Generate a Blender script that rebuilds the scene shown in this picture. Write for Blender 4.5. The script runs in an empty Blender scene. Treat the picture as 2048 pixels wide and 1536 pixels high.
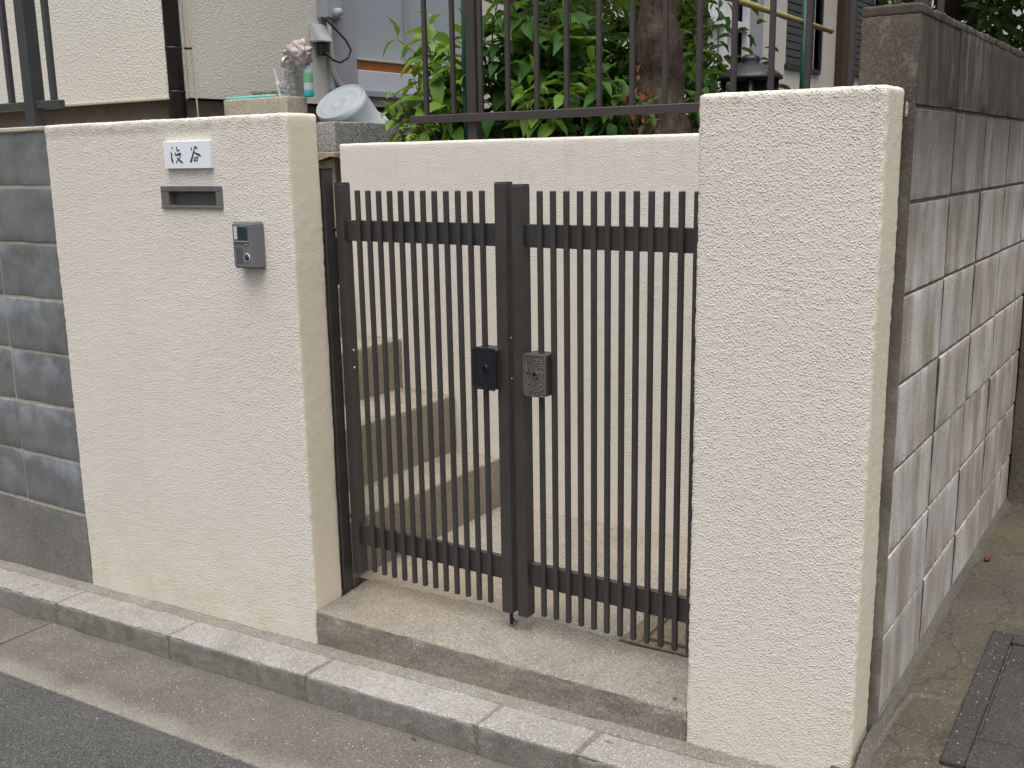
import bpy, bmesh, math, random
import numpy as np
from mathutils import Vector, Matrix, noise as mnoise

R = math.radians
scene = bpy.context.scene
col = scene.collection

# ------------------------------------------------------------------ camera
cam_d = bpy.data.cameras.new('camera')
cam = bpy.data.objects.new('camera', cam_d)
col.objects.link(cam)
YAW, PITCH, ROLL = 0.5875, -0.2103, -0.0169
fwd = Vector((-math.sin(YAW)*math.cos(PITCH), math.cos(YAW)*math.cos(PITCH), math.sin(PITCH)))
rgt = Vector((math.cos(YAW), math.sin(YAW), 0))
upv = rgt.cross(fwd)
r2 = rgt*math.cos(ROLL) + upv*math.sin(ROLL)
u2 = -rgt*math.sin(ROLL) + upv*math.cos(ROLL)
cm = Matrix((r2, u2, -fwd)).transposed().to_4x4()
cm.translation = Vector((1.4046, -2.2029, 1.5254))
cam.matrix_world = cm
cam_d.sensor_width = 36.0
cam_d.lens = 36.0*2097.7/2048.0
cam_d.clip_start = 0.05
cam_d.clip_end = 400
scene.camera = cam

# ------------------------------------------------------------------ sky, sun, exposure (bright overcast)
SUN_EL, SUN_AZ = R(78), R(160)          # azimuth measured clockwise from +Y
world = bpy.data.worlds.new('World'); scene.world = world; world.use_nodes = True
wt = world.node_tree; wt.nodes.clear()
wo = wt.nodes.new('ShaderNodeOutputWorld'); wb = wt.nodes.new('ShaderNodeBackground')
sky = wt.nodes.new('ShaderNodeTexSky'); sky.sky_type = 'NISHITA'; sky.sun_disc = False
sky.sun_elevation = SUN_EL; sky.sun_rotation = SUN_AZ
sky.air_density = 1.0; sky.dust_density = 6.0; sky.ozone_density = 1.0
hs = wt.nodes.new('ShaderNodeHueSaturation'); hs.inputs['Saturation'].default_value = 0.35
wt.links.new(sky.outputs[0], hs.inputs['Color']); wt.links.new(hs.outputs[0], wb.inputs['Color'])
wb.inputs['Strength'].default_value = 0.09
wt.links.new(wb.outputs[0], wo.inputs['Surface'])
sl = bpy.data.lights.new('sun', 'SUN'); sl.energy = 1.5; sl.angle = R(60); sl.color = (1.0, .99, .97)
so = bpy.data.objects.new('sun', sl); col.objects.link(so)
sd = Vector((math.sin(SUN_AZ)*math.cos(SUN_EL), math.cos(SUN_AZ)*math.cos(SUN_EL), math.sin(SUN_EL)))
so.rotation_euler = (-sd).to_track_quat('-Z', 'Y').to_euler(); so.location = (0, -4, 8)
vs = scene.view_settings
vs.view_transform = 'Standard'; vs.look = 'None'; vs.gamma = 1; vs.use_curve_mapping = False
vs.exposure = 1.02
scene.cycles.max_bounces = 6; scene.cycles.diffuse_bounces = 3; scene.cycles.glossy_bounces = 2

# ------------------------------------------------------------------ node helper
class NT:
    def __init__(s, name):
        s.m = bpy.data.materials.new(name); s.m.use_nodes = True
        s.t = s.m.node_tree; s.t.nodes.clear()
        s.out = s.t.nodes.new('ShaderNodeOutputMaterial')
        s.bs = s.t.nodes.new('ShaderNodeBsdfPrincipled')
        s.t.links.new(s.bs.outputs[0], s.out.inputs[0])
        s._pos = None
    def n(s, k): return s.t.nodes.new(k)
    def ln(s, a, b): s.t.links.new(a, b)
    def put(s, inp, v):
        if hasattr(v, 'is_linked') or isinstance(v, bpy.types.NodeSocket): s.ln(v, inp)
        elif isinstance(v, (tuple, list)) and len(v) == 3 and inp.type == 'RGBA': inp.default_value = (*v, 1)
        else: inp.default_value = v
    @property
    def pos(s):
        if s._pos is None: s._pos = s.n('ShaderNodeNewGeometry').outputs['Position']
        return s._pos
    def tc(s, o): return s.n('ShaderNodeTexCoord').outputs[o]
    def rnd(s): return s.n('ShaderNodeObjectInfo').outputs['Random']
    def isl(s): return s.n('ShaderNodeNewGeometry').outputs['Random Per Island']
    def map(s, v, sc=(1, 1, 1), loc=(0, 0, 0), rot=(0, 0, 0)):
        m = s.n('ShaderNodeMapping'); s.ln(v, m.inputs[0])
        m.inputs['Scale'].default_value = sc; m.inputs['Location'].default_value = loc; m.inputs['Rotation'].default_value = rot
        return m.outputs[0]
    def noise(s, sc, det=4, ro=.55, v=None, dist=0):
        x = s.n('ShaderNodeTexNoise'); s.ln(v or s.pos, x.inputs['Vector'])
        x.inputs['Scale'].default_value = sc; x.inputs['Detail'].default_value = det
        x.inputs['Roughness'].default_value = ro; x.inputs['Distortion'].default_value = dist
        return x.outputs['Fac']
    def vor(s, sc, v=None, out='Distance', feat='F1'):
        x = s.n('ShaderNodeTexVoronoi'); x.feature = feat; s.ln(v or s.pos, x.inputs['Vector'])
        x.inputs['Scale'].default_value = sc
        return x.outputs[out]
    def ramp(s, f, stops):
        x = s.n('ShaderNodeValToRGB'); s.ln(f, x.inputs[0]); e = x.color_ramp.elements
        while len(e) < len(stops): e.new(.5)
        for i, (p, c) in enumerate(stops):
            e[i].position = p; e[i].color = (*c, 1) if isinstance(c, tuple) else (c, c, c, 1)
        return x.outputs[0]
    def mr(s, f, a, b, c=0., d=1.):
        x = s.n('ShaderNodeMapRange'); s.put(x.inputs[0], f)
        for i, v in enumerate((a, b, c, d)): x.inputs[i+1].default_value = v
        return x.outputs[0]
    def math(s, op, a, b=0., c=None):
        x = s.n('ShaderNodeMath'); x.operation = op; s.put(x.inputs[0], a); s.put(x.inputs[1], b)
        if c is not None: s.put(x.inputs[2], c)
        return x.outputs[0]
    def mix(s, f, a, b, mode='MIX'):
        x = s.n('ShaderNodeMix'); x.data_type = 'RGBA'; x.blend_type = mode
        s.put(x.inputs[0], f); s.put(x.inputs[6], a); s.put(x.inputs[7], b)
        return x.outputs[2]
    def sep(s, v):
        x = s.n('ShaderNodeSeparateXYZ'); s.ln(v, x.inputs[0]); return x.outputs
    def bump(s, h, st=.5, d=.003, nrm=None):
        x = s.n('ShaderNodeBump'); s.put(x.inputs['Height'], h); x.inputs['Strength'].default_value = st; x.inputs['Distance'].default_value = d
        if nrm: s.ln(nrm, x.inputs['Normal'])
        return x.outputs[0]
    def fin(s, c=None, r=.8, nrm=None, metal=0, spec=.5):
        if c is not None: s.put(s.bs.inputs['Base Color'], c)
        s.put(s.bs.inputs['Roughness'], r); s.put(s.bs.inputs['Metallic'], metal)
        s.put(s.bs.inputs['Specular IOR Level'], spec)
        if nrm is not None: s.ln(nrm, s.bs.inputs['Normal'])
        return s.m

MAT = {}
def stucco(name, c, grain, st, dirt=.25, d=.004, low=0.0, ret=True):
    k = NT(name)
    big = k.noise(1.6, 5, .6); mid = k.noise(9, 4, .6)
    cc = k.mix(k.mr(big, .35, .7, 0, dirt), c, tuple(x*y for x, y in zip(c, (.84, .82, .78))))
    cc = k.mix(k.mr(mid, .5, .8, 0, dirt*.6), cc, tuple(x*y for x, y in zip(c, (.90, .88, .84))))
    st1 = k.noise(1, 3, .6, k.map(k.pos, (14, 14, .8)))
    cc = k.mix(k.mr(st1, .58, .8, 0, dirt*.7), cc, tuple(x*y for x, y in zip(c, (.80, .78, .74))))
    if low:
        z = k.sep(k.pos)[2]
        foot = k.math('MULTIPLY', k.mr(z, .45, .03, 0, 1), k.mr(k.noise(7, 5, .65), .3, .7, 0, low))
        cc = k.mix(foot, cc, tuple(x*y for x, y in zip(c, (.80, .73, .62))))
    if low:
        z = k.sep(k.pos)[2]; band = k.math('MULTIPLY', k.mr(z, 1.615, 1.645), k.mr(k.noise(1, 4, .65, k.map(k.pos, (24, 24, 40))), .40, .62, 0, .55))
        cc = k.mix(band, cc, tuple(x*y for x, y in zip(c, (.60, .57, .52))))
        run = k.math('MULTIPLY', k.mr(z, .9, 1.64), k.mr(k.noise(1, 3, .6, k.map(k.pos, (30, 30, .7), (2, 7, 0))), .58, .75, 0, .28))
        cc = k.mix(run, cc, tuple(x*y for x, y in zip(c, (.70, .67, .62))))
    nx = k.sep(k.n('ShaderNodeNewGeometry').outputs['Normal'])[0]      # the returns are trowelled smoother, and tinted warmer
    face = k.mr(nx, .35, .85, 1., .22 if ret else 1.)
    wv = k.n('ShaderNodeVectorMath'); wv.operation = 'MULTIPLY_ADD'
    nz = k.n('ShaderNodeTexNoise'); k.ln(k.pos, nz.inputs['Vector']); nz.inputs['Scale'].default_value = grain*.9; nz.inputs['Detail'].default_value = 1
    k.ln(nz.outputs['Color'], wv.inputs[0]); wv.inputs[1].default_value = (.55/grain,)*3; k.ln(k.pos, wv.inputs[2])
    vn = k.n('ShaderNodeTexVoronoi'); k.ln(wv.outputs[0], vn.inputs['Vector']); vn.inputs['Scale'].default_value = grain
    rc = k.sep(vn.outputs['Color'])
    bead = k.math('MULTIPLY', k.mr(vn.outputs['Distance'], .62, .12), k.mr(rc[0], .15, .9, .15, 1.))
    cover = k.mr(k.noise(grain*.16, 2, .5), .30, .52, .65, 1.)
    h = k.math('ADD', k.math('MULTIPLY', k.math('MULTIPLY', bead, cover), face), k.math('MULTIPLY', k.noise(grain*1.7, 1, .5), .22))
    cc = k.mix(k.math('MULTIPLY', k.mr(bead, .22, 0., 0, .12), face), cc, tuple(x*.62 for x in c))  # hollows between beads darkened in the colour, standing in for cavity shade
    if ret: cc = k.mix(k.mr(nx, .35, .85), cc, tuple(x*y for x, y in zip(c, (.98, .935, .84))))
    return k.fin(cc, .85, k.bump(h, st, d), spec=.3)
CREAM = (.74, .692, .618)
MAT['stucco_pillar'] = stucco('coarse_cream_stucco', CREAM, 195, .70, .26, .0036, .7)
MAT['stucco_wall'] = stucco('cream_stucco', CREAM, 175, .72, .28, .0038, .7)
MAT['stucco_back'] = stucco('garden_wall_stucco', (.75, .70, .635), 175, .5, .18, .003, .35)
MAT['stucco_house'] = stucco('house_stucco', (.73, .70, .615), 100, .65, .2, .005, ret=False)

def concrete(name, c, dark, speck=None, bumpst=.4, gs=220, moss=0, stain=(.40, .30, .17), stain_f=.0, extra=None):
    k = NT(name)
    b = k.noise(3.2, 6, .65); m = k.noise(22, 5, .65); f = k.noise(gs, 2, .6)
    cc = k.mix(k.mr(b, .38, .62), c, dark)
    cc = k.mix(k.mr(m, .44, .66, 0, .6), cc, tuple(x*.62 for x in c))
    pb = k.noise(105, 3, .7)
    cc = k.mix(k.mr(pb, .50, .36, 0, .6), cc, tuple(x*.55 for x in c)); cc = k.mix(k.mr(pb, .54, .68, 0, .55), cc, tuple(min(1, x*1.45) for x in c))
    cc = k.mix(k.mr(f, .45, .75, 0, .6), cc, tuple(min(1, x*1.45) for x in c))
    cc = k.mix(k.mr(f, .5, .25, 0, .55), cc, tuple(x*.5 for x in c))
    if stain_f:
        s2 = k.noise(2.3, 4, .6, k.map(k.pos, (1, 1, 1), (7, 3, 1)))
        cc = k.mix(k.mr(s2, .48, .68, 0, stain_f), cc, stain)
    if moss:
        s3 = k.noise(4, 5, .65, k.map(k.pos, (1, 1, 1), (2, 9, 4)))
        cc = k.mix(k.mr(s3, .5, .72, 0, moss), cc, (.09, .095, .035))
    if speck:
        for sc, thr, pc in speck:
            vc = k.sep(k.vor(sc, out='Color'))[0]; vd = k.vor(sc)
            msk = k.math('MULTIPLY', k.mr(vc, thr, thr+.01), k.mr(vd, .42, .34))
            cc = k.mix(msk, cc, pc)
    if extra: cc = extra(k, cc)
    h = k.math('ADD', k.math('MULTIPLY', f, .5), k.math('MULTIPLY', k.noise(60, 3, .6), .6))
    return k.fin(cc, .88, k.bump(h, bumpst, .003), spec=.3)
def worn_top_shaded_sides(face):  # side faces darkened by normal: grime plus shade painted into the colour
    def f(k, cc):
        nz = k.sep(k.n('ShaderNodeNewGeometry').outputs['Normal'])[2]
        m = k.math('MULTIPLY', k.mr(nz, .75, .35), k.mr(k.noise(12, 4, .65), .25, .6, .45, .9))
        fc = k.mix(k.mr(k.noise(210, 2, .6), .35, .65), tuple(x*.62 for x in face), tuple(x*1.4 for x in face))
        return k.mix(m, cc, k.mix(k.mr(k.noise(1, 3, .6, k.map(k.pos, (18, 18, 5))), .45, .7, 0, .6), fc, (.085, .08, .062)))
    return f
def gutter_wear(k, cc):
    y = k.sep(k.pos)[1]; w = k.math('MULTIPLY_ADD', k.noise(5, 4, .65), .16, y)
    cc = k.mix(k.math('MULTIPLY', k.mr(w, -.345, -.405), k.mr(k.noise(150, 3, .6), .35, .6, .15, .95)), cc, (.215, .20, .172))
    return k.mix(k.math('MULTIPLY', k.mr(w, -.135, -.115), .5), cc, (.105, .098, .07))
def cracks(k, cc):
    q = k.n('ShaderNodeVectorMath'); q.operation = 'MULTIPLY_ADD'; nz = k.n('ShaderNodeTexNoise'); k.ln(k.pos, nz.inputs['Vector']); nz.inputs['Scale'].default_value = 7; nz.inputs['Detail'].default_value = 4
    k.ln(nz.outputs['Color'], q.inputs[0]); q.inputs[1].default_value = (.14, .14, .14); k.ln(k.pos, q.inputs[2])
    v = k.vor(3.1, q.outputs[0], feat='DISTANCE_TO_EDGE')
    return k.mix(k.math('MULTIPLY', k.mr(v, .014, .003), .5), cc, (.03, .027, .022))
MAT['kerb'] = concrete('kerb_concrete', (.30, .288, .265), (.20, .19, .172), [(210, .78, (.42, .405, .375)), (170, .84, (.15, .148, .145)), (75, .965, (.24, .27, .31))], .6, 260, .3, extra=worn_top_shaded_sides((.185, .176, .152)))
MAT['gutter'] = concrete('gutter_concrete', (.135, .124, .110), (.070, .065, .058), [(260, .84, (.24, .22, .19)), (170, .978, (.46, .45, .43)), (230, .80, (.06, .054, .047))], .7, 240, .12, extra=gutter_wear)
MAT['asphalt'] = concrete('asphalt', (.072, .071, .067), (.042, .042, .041), [(170, .62, (.125, .124, .118)), (150, .78, (.018, .018, .018)), (190, .975, (.20, .20, .195)), (120, .991, (.36, .36, .35))], .8, 200)
MAT['mortar_strip'] = concrete('mortar_strip', (.225, .208, .182), (.15, .138, .12), [(240, .85, (.44, .40, .34)), (260, .85, (.13, .11, .09))], .5, 220, .3)
MAT['slab'] = concrete('threshold_concrete', (.255, .230, .195), (.15, .136, .115), [(230, .84, (.40, .375, .33)), (190, .84, (.105, .095, .08))], .8, 300, .15, (.31, .235, .14), .4)
MAT['floor'] = concrete('porch_concrete', (.31, .28, .24), (.21, .19, .16), [(230, .84, (.45, .42, .37)), (190, .86, (.14, .125, .105))], .5, 300, .15, (.38, .28, .16), .4)
MAT['steps'] = concrete('step_concrete', (.29, .255, .205), (.19, .165, .13), [(230, .84, (.42, .38, .32)), (190, .86, (.13, .11, .085))], .45, 300, .25)
MAT['alley'] = concrete('alley_concrete', (.092, .080, .064), (.046, .040, .031), [(260, .90, (.20, .19, .17)), (190, .985, (.38, .37, .35)), (220, .84, (.045, .04, .034))], .7, 220, .35, (.11, .088, .045), .5, extra=cracks)
MAT['lid'] = concrete('dark_lid', (.055, .049, .045), (.032, .029, .027), [(230, .84, (.10, .10, .102)), (180, .975, (.30, .30, .31))], .8, 220)
MAT['drain_lid'] = concrete('drain_lid_concrete', (.20, .165, .12), (.12, .10, .075), [(240, .9, (.40, .36, .30))], .5, 300, .4)
MAT['granite'] = concrete('terrazzo', (.36, .355, .34), (.26, .255, .245), [(130, .60, (.62, .61, .58)), (110, .70, (.12, .12, .125))], .5, 240)
MAT['tan_concrete'] = concrete('tan_concrete', (.42, .34, .25), (.33, .265, .19), None, .4, 220, .2)
MAT['foundation'] = concrete('foundation_concrete', (.15, .125, .10), (.10, .085, .07), None, .4, 200)
MAT['foot_grey'] = concrete('grey_footing', (.205, .198, .182), (.12, .114, .10), [(240, .9, (.28, .27, .25))], .4, 240, .3)
MAT['ridge'] = concrete('ridge_mortar', (.13, .12, .10), (.085, .077, .064), None, .5, 220)
MAT['soil'] = concrete('soil', (.055, .042, .028), (.035, .028, .02), [(60, .8, (.12, .09, .05))], 1.0, 120)
MAT['sink'] = concrete('sink_concrete', (.52, .47, .38), (.44, .39, .31), None, .3, 240)
MAT['grey_wall'] = stucco('grey_render', (.44, .44, .45), 90, .4, .3, ret=False)

# weathered blocks of the wall by the alley: pale, streaked, mossy in the top courses
def block_right():
    k = NT('streaked_concrete_block'); z = k.sep(k.pos)[2]
    rv = k.n('ShaderNodeCombineXYZ'); k.put(rv.inputs[2], k.math('MULTIPLY', k.rnd(), 37.)); k.put(rv.inputs[1], k.math('MULTIPLY', k.rnd(), 11.))
    av = k.n('ShaderNodeVectorMath'); k.ln(k.pos, av.inputs[0]); k.ln(rv.outputs[0], av.inputs[1]); q = av.outputs[0]
    s1 = k.noise(1, 4, .6, k.map(q, (7, 7, 2.4))); s2 = k.noise(1, 5, .7, k.map(q, (34, 34, 2.6), (3, 1, 0)))
    s3 = k.noise(1, 4, .6, k.map(q, (8, 8, 1.8), (9, 4, 2)))
    cc = k.mix(k.mr(s1, .36, .62), (.35, .315, .255), (.66, .625, .585))
    cc = k.mix(k.mr(s3, .50, .62, 0, .7), cc, (.29, .25, .185))
    cc = k.mix(k.mr(s2, .58, .78, 0, .4), cc, (.21, .185, .155))
    cc = k.mix(k.mr(k.rnd(), 0, 1, 0, .3), cc, (.33, .305, .27))
    f = k.noise(260, 2, .6); cc = k.mix(k.mr(f, .56, .72, 0, .5), cc, (.70, .675, .64)); cc = k.mix(k.mr(f, .47, .28, 0, .55), cc, (.15, .132, .11))
    pit = k.math('MULTIPLY', k.mr(k.noise(150, 2, .6), .60, .66), k.mr(k.noise(1, 3, .6, k.map(q, (20, 20, 3), (2, 2, 7))), .52, .62)); cc = k.mix(pit, cc, (.12, .11, .10))
    up = k.math('MULTIPLY', k.mr(z, 1.22, 1.66, 0, 1), k.mr(k.noise(1, 5, .68, k.map(k.pos, (13, 13, 2.4), (1, 5, 2))), .18, .46))
    cc = k.mix(k.math('MINIMUM', up, .92), cc, (.095, .083, .064))
    cap = k.math('MULTIPLY', k.mr(z, 1.60, 1.64, 0, 1), k.mr(k.noise(1, 5, .7, k.map(k.pos, (22, 22, 5), (4, 8, 3))), .72, .40))
    cc = k.mix(k.math('MULTIPLY', cap, .9), cc, (.048, .04, .03))
    lite = k.math('MULTIPLY', k.mr(z, 1.62, 1.68, 0, 1), k.mr(k.noise(1, 4, .6, k.map(k.pos, (36, 36, 5), (14, 2, 3))), .58, .72))
    cc = k.mix(k.math('MULTIPLY', lite, .5), cc, (.27, .25, .20))
    gy = k.sep(k.tc('Generated'))[1]; ed = k.math('MINIMUM', gy, k.math('SUBTRACT', 1., gy))
    edge = k.math('MULTIPLY', k.mr(ed, .022, .006), k.mr(k.noise(1, 3, .6, k.map(k.pos, (1, 1, 9))), .3, .5, .45, .95))
    cc = k.mix(edge, cc, (.07, .058, .048))
    h = k.math('ADD', k.math('MULTIPLY', f, .6), k.math('MULTIPLY', k.noise(90, 4, .65), .8))
    return k.fin(cc, .9, k.bump(h, .55, .003), spec=.25)
MAT['block_right'] = block_right()
def block_left():
    k = NT('bluish_concrete_block')
    g = k.sep(k.tc('Generated'))
    off = k.n('ShaderNodeVectorMath'); off.operation = 'SCALE'; k.ln(k.pos, off.inputs[0]); off.inputs[3].default_value = 1
    b = k.noise(7, 5, .6); m = k.noise(26, 5, .65); f = k.noise(300, 2, .6)
    cc = k.mix(k.mr(b, .35, .68), (.205, .210, .214), (.130, .130, .124))
    cc = k.mix(k.mr(m, .5, .75, 0, .5), cc, (.12, .115, .10))
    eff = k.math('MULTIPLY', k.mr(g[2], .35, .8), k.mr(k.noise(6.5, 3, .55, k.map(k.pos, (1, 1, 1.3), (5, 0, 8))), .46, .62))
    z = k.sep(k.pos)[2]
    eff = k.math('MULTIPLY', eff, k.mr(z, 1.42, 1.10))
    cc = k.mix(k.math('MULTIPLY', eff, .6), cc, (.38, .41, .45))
    cc = k.mix(k.mr(f, .62, .38, 0, .35), cc, (.09, .09, .085))
    h = k.math('ADD', k.math('MULTIPLY', f, .6), k.math('MULTIPLY', k.noise(80, 4, .6), .6))
    return k.fin(cc, .85, k.bump(h, .4, .002), spec=.3)
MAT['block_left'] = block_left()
def lime(k, cc):
    z = k.sep(k.pos)[2]
    cc = k.mix(k.math('MULTIPLY', k.mr(z, 1.55, .9), k.mr(k.noise(14, 4, .65, k.map(k.pos, (1, 1, .35), (1, 8, 3))), .35, .6, .25, .8)), cc, (.235, .215, .18))
    return k.mix(k.mr(k.noise(9, 5, .7, k.map(k.pos, (1, 1, .6), (3, 3, 3))), .56, .72, 0, .8), cc, (.30, .275, .235))
MAT['end_render'] = concrete('mossy_end_render', (.105, .092, .073), (.060, .052, .040), None, .8, 200, .25, extra=lime)
MAT['mortar'] = concrete('block_mortar', (.20, .185, .155), (.12, .11, .09), None, .5, 200, .3)
MAT['mortar_light'] = concrete('pale_block_mortar', (.40, .37, .29), (.30, .27, .21), None, .5, 200, .1)

def painted(name, c, r=.45, wear=.25, metal=0, spec=.5, bs=.12):
    k = NT(name); n1 = k.noise(14, 5, .65); n2 = k.noise(160, 2, .6)
    cc = k.mix(k.mr(n1, .4, .75, 0, wear), c, tuple(min(1, x*1.5+.012) for x in c))
    cc = k.mix(k.mr(n2, .6, .8, 0, wear), cc, tuple(x*.65 for x in c))
    return k.fin(cc, k.mr(n1, .3, .7, r-.08, r+.15), k.bump(n2, bs, .001), metal, spec)
MAT['gate'] = painted('bronze_aluminium', (.040, .036, .034), .42, .3)
MAT['gate_dark'] = painted('black_cast_metal', (.010, .011, .014), .25, .2)
MAT['lock_grey'] = painted('worn_cast_lock', (.095, .084, .075), .5, .4, .3, .5, .3)
MAT['lock_grey_relief'] = painted('rubbed_cast_relief', (.185, .170, .155), .42, .5, .4, .5, .3)
MAT['lock_black'] = painted('black_cast_lock', (.010, .011, .014), .28, .2, 0, .5, .3)
MAT['lock_black_relief'] = painted('glossy_black_relief', (.016, .017, .022), .16, .4, .2, .6, .3)
MAT['fence'] = painted('brown_fence_paint', (.046, .039, .036), .5, .3)
MAT['fence_dark'] = painted('dark_fence_paint', (.040, .041, .042), .45, .25)
MAT['plate'] = painted('white_marble', (.80, .82, .86), .3, .12)
MAT['ink'] = painted('blue_black_ink', (.012, .02, .05), .4, .2)
MAT['slot'] = painted('slot_grey_metal', (.16, .155, .15), .4, .25, .3)
MAT['slot_in'] = painted('slot_flap_metal', (.105, .095, .088), .45, .25, .3)
MAT['intercom'] = painted('intercom_grey_plastic', (.15, .15, .157), .42, .12)
MAT['intercom_dk'] = painted('intercom_speaker_grey', (.085, .085, .09), .5, .12)
k = NT('lens_glass'); MAT['lens'] = k.fin((.02, .035, .045), .08)
MAT['chrome'] = painted('bright_screw', (.55, .53, .50), .3, .1, .8)
MAT['black'] = painted('black_pvc', (.010, .010, .011), .38, .2)
MAT['cable'] = painted('black_cable', (.012, .014, .018), .45, .1)
MAT['pale_plastic'] = painted('pale_grey_plastic', (.52, .54, .56), .4, .15)
MAT['conduit'] = painted('beige_conduit', (.50, .45, .37), .5, .2)
MAT['bucket'] = painted('grey_bucket_plastic', (.40, .43, .46), .4, .12)
MAT['white_frame'] = painted('white_window_frame', (.82, .83, .84), .4, .1)
MAT['grey_frame'] = painted('grey_window_frame', (.36, .37, .40), .4, .15)
MAT['white_board'] = painted('white_board', (.62, .63, .70), .5, .12)
MAT['orange_board'] = painted('orange_timber', (.30, .09, .018), .5, .3)
MAT['brown'] = painted('brown_timber', (.065, .032, .018), .6, .3)
MAT['shutter'] = painted('dark_shutter', (.055, .062, .066), .45, .2)
MAT['curtain'] = painted('net_curtain', (.80, .81, .82), .9, .1)
MAT['green_pole'] = painted('green_coated_stake', (.008, .075, .045), .4, .2)
MAT['bamboo'] = painted('bamboo', (.46, .34, .13), .5, .3)
MAT['lantern'] = painted('black_iron', (.022, .023, .024), .35, .35)
MAT['teal'] = painted('teal_plastic', (.03, .40, .38), .4, .1)
MAT['aqua'] = painted('aqua_plastic', (.18, .62, .58), .45, .1)
MAT['blue'] = painted('bright_blue_plastic', (.03, .32, .85), .3, .1)
MAT['bottle'] = painted('milky_plastic', (.50, .56, .58), .3, .1)
MAT['label_green'] = painted('green_label', (.16, .46, .28), .4, .1)
MAT['bristle'] = painted('brown_bristle', (.24, .14, .05), .9, .3)
MAT['scrubber'] = painted('grey_bristle', (.55, .55, .58), .8, .3)
MAT['pink'] = painted('pinkish_bag', (.42, .35, .34), .35, .25)
MAT['pinkrim'] = painted('pinkish_rim', (.55, .25, .14), .4, .2)
MAT['roof'] = painted('roof_tile_grey', (.10, .10, .11), .5, .2)
MAT['dry_leaf'] = painted('dry_leaf', (.095, .028, .015), .7, .3)
def glassmat(name, c, lines=True):
    k = NT(name); cc = c
    g = k.sep(k.pos)
    if lines:
        a = k.math('ABSOLUTE', k.math('SUBTRACT', k.math('FRACT', k.math('MULTIPLY', g[1], 7.5)), .5))
        b = k.math('ABSOLUTE', k.math('SUBTRACT', k.math('FRACT', k.math('MULTIPLY', g[2], 7.5)), .5))
        cc = k.mix(k.mr(k.math('MINIMUM', a, b), .012, .004, 0, .35), c, tuple(min(1, x*1.25) for x in c))
    cc = k.mix(k.mr(k.noise(4, 3, .6), .4, .7, 0, .2), cc, tuple(x*.85 for x in c))
    return k.fin(cc, .28, k.bump(k.noise(150, 2), .08, .001))
MAT['frosted'] = glassmat('frosted_wired_glass', (.42, .45, .49))
MAT['dark_glass'] = glassmat('dark_glass', (.03, .034, .04), False)

def leafmat(name, lo, hi, yel=.1, red=0):
    k = NT(name)
    r = k.math('FRACT', k.math('ADD', k.rnd(), k.isl()))
    cc = k.mix(r, lo, hi)
    cc = k.mix(k.mr(k.noise(30, 3, .6), .55, .75, 0, yel), cc, (.28, .26, .03))
    if red: cc = k.mix(k.mr(k.math('FRACT', k.math('MULTIPLY', r, 7.3)), .6, .62), cc, (.30, .05, .03))
    k.fin(cc, .55, spec=.3)
    tr = k.n('ShaderNodeBsdfTranslucent'); k.put(tr.inputs[0], k.mix(.35, cc, (.30, .45, .04)))
    mx = k.n('ShaderNodeMixShader'); mx.inputs[0].default_value = .32
    k.ln(k.bs.outputs[0], mx.inputs[1]); k.ln(tr.outputs[0], mx.inputs[2]); k.ln(mx.outputs[0], k.out.inputs[0])
    return k.m
MAT['leaf_light'] = leafmat('fresh_leaf', (.11, .24, .035), (.24, .38, .07), .25)
MAT['leaf_mid'] = leafmat('broad_leaf', (.03, .105, .018), (.075, .185, .032), .08)
MAT['leaf_dark'] = leafmat('deep_leaf', (.014, .048, .009), (.036, .088, .016), .05)
MAT['leaf_red'] = leafmat('reddish_leaf', (.05, .08, .02), (.09, .11, .025), .1, 1)
def bark():
    k = NT('bark'); s1 = k.noise(1, 6, .7, k.map(k.pos, (45, 45, 12))); s2 = k.noise(14, 5, .65)
    cc = k.mix(k.mr(s1, .3, .7), (.035, .024, .017), (.115, .085, .065)); cc = k.mix(k.mr(s2, .5, .75, 0, .6), cc, (.16, .125, .10))
    return k.fin(cc, .95, k.bump(k.math('ADD', s1, s2), 1.0, .012), spec=.2)
MAT['bark'] = bark()
MAT['twig'] = painted('twig', (.10, .07, .035), .8, .3)

# ------------------------------------------------------------------ object helpers
def link(name, me, mat=None, parent=None, loc=None):
    o = bpy.data.objects.new(name, me); col.objects.link(o)
    if mat is not None:
        if not me.materials: me.materials.append(MAT[mat] if isinstance(mat, str) else mat)
    if parent is not None: o.parent = parent
    if loc is not None: o.location = loc
    return o
def tag(o, label=None, cat=None, group=None, kind=None):
    if label: o['label'] = label
    if cat: o['category'] = cat
    if group: o['group'] = group
    if kind: o['kind'] = kind
    return o
def thing(name, loc, label, cat, group=None):
    o = bpy.data.objects.new(name, None); col.objects.link(o); o.location = loc; o.empty_display_size = .1
    return tag(o, label, cat, group)
def structure(name, loc=(0, 0, 0)):
    o = bpy.data.objects.new(name, None); col.objects.link(o); o.location = loc; o['kind'] = 'structure'; return o
def me_bm(bm, name='m', smooth=False):
    me = bpy.data.meshes.new(name); bm.normal_update(); bm.to_mesh(me); bm.free()
    if smooth:
        for p in me.polygons: p.use_smooth = True
    return me
def addbox(bm, x0, x1, y0, y1, z0, z1, b=0.0, seg=1):
    m = Matrix.Translation(((x0+x1)/2, (y0+y1)/2, (z0+z1)/2)) @ Matrix.Diagonal((x1-x0, y1-y0, z1-z0, 1))
    r = bmesh.ops.create_cube(bm, size=1, matrix=m)
    if b > 0:
        es = list({e for v in r['verts'] for e in v.link_edges})
        bmesh.ops.bevel(bm, geom=es, offset=b, segments=seg, affect='EDGES', profile=.5)
    return bm
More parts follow.
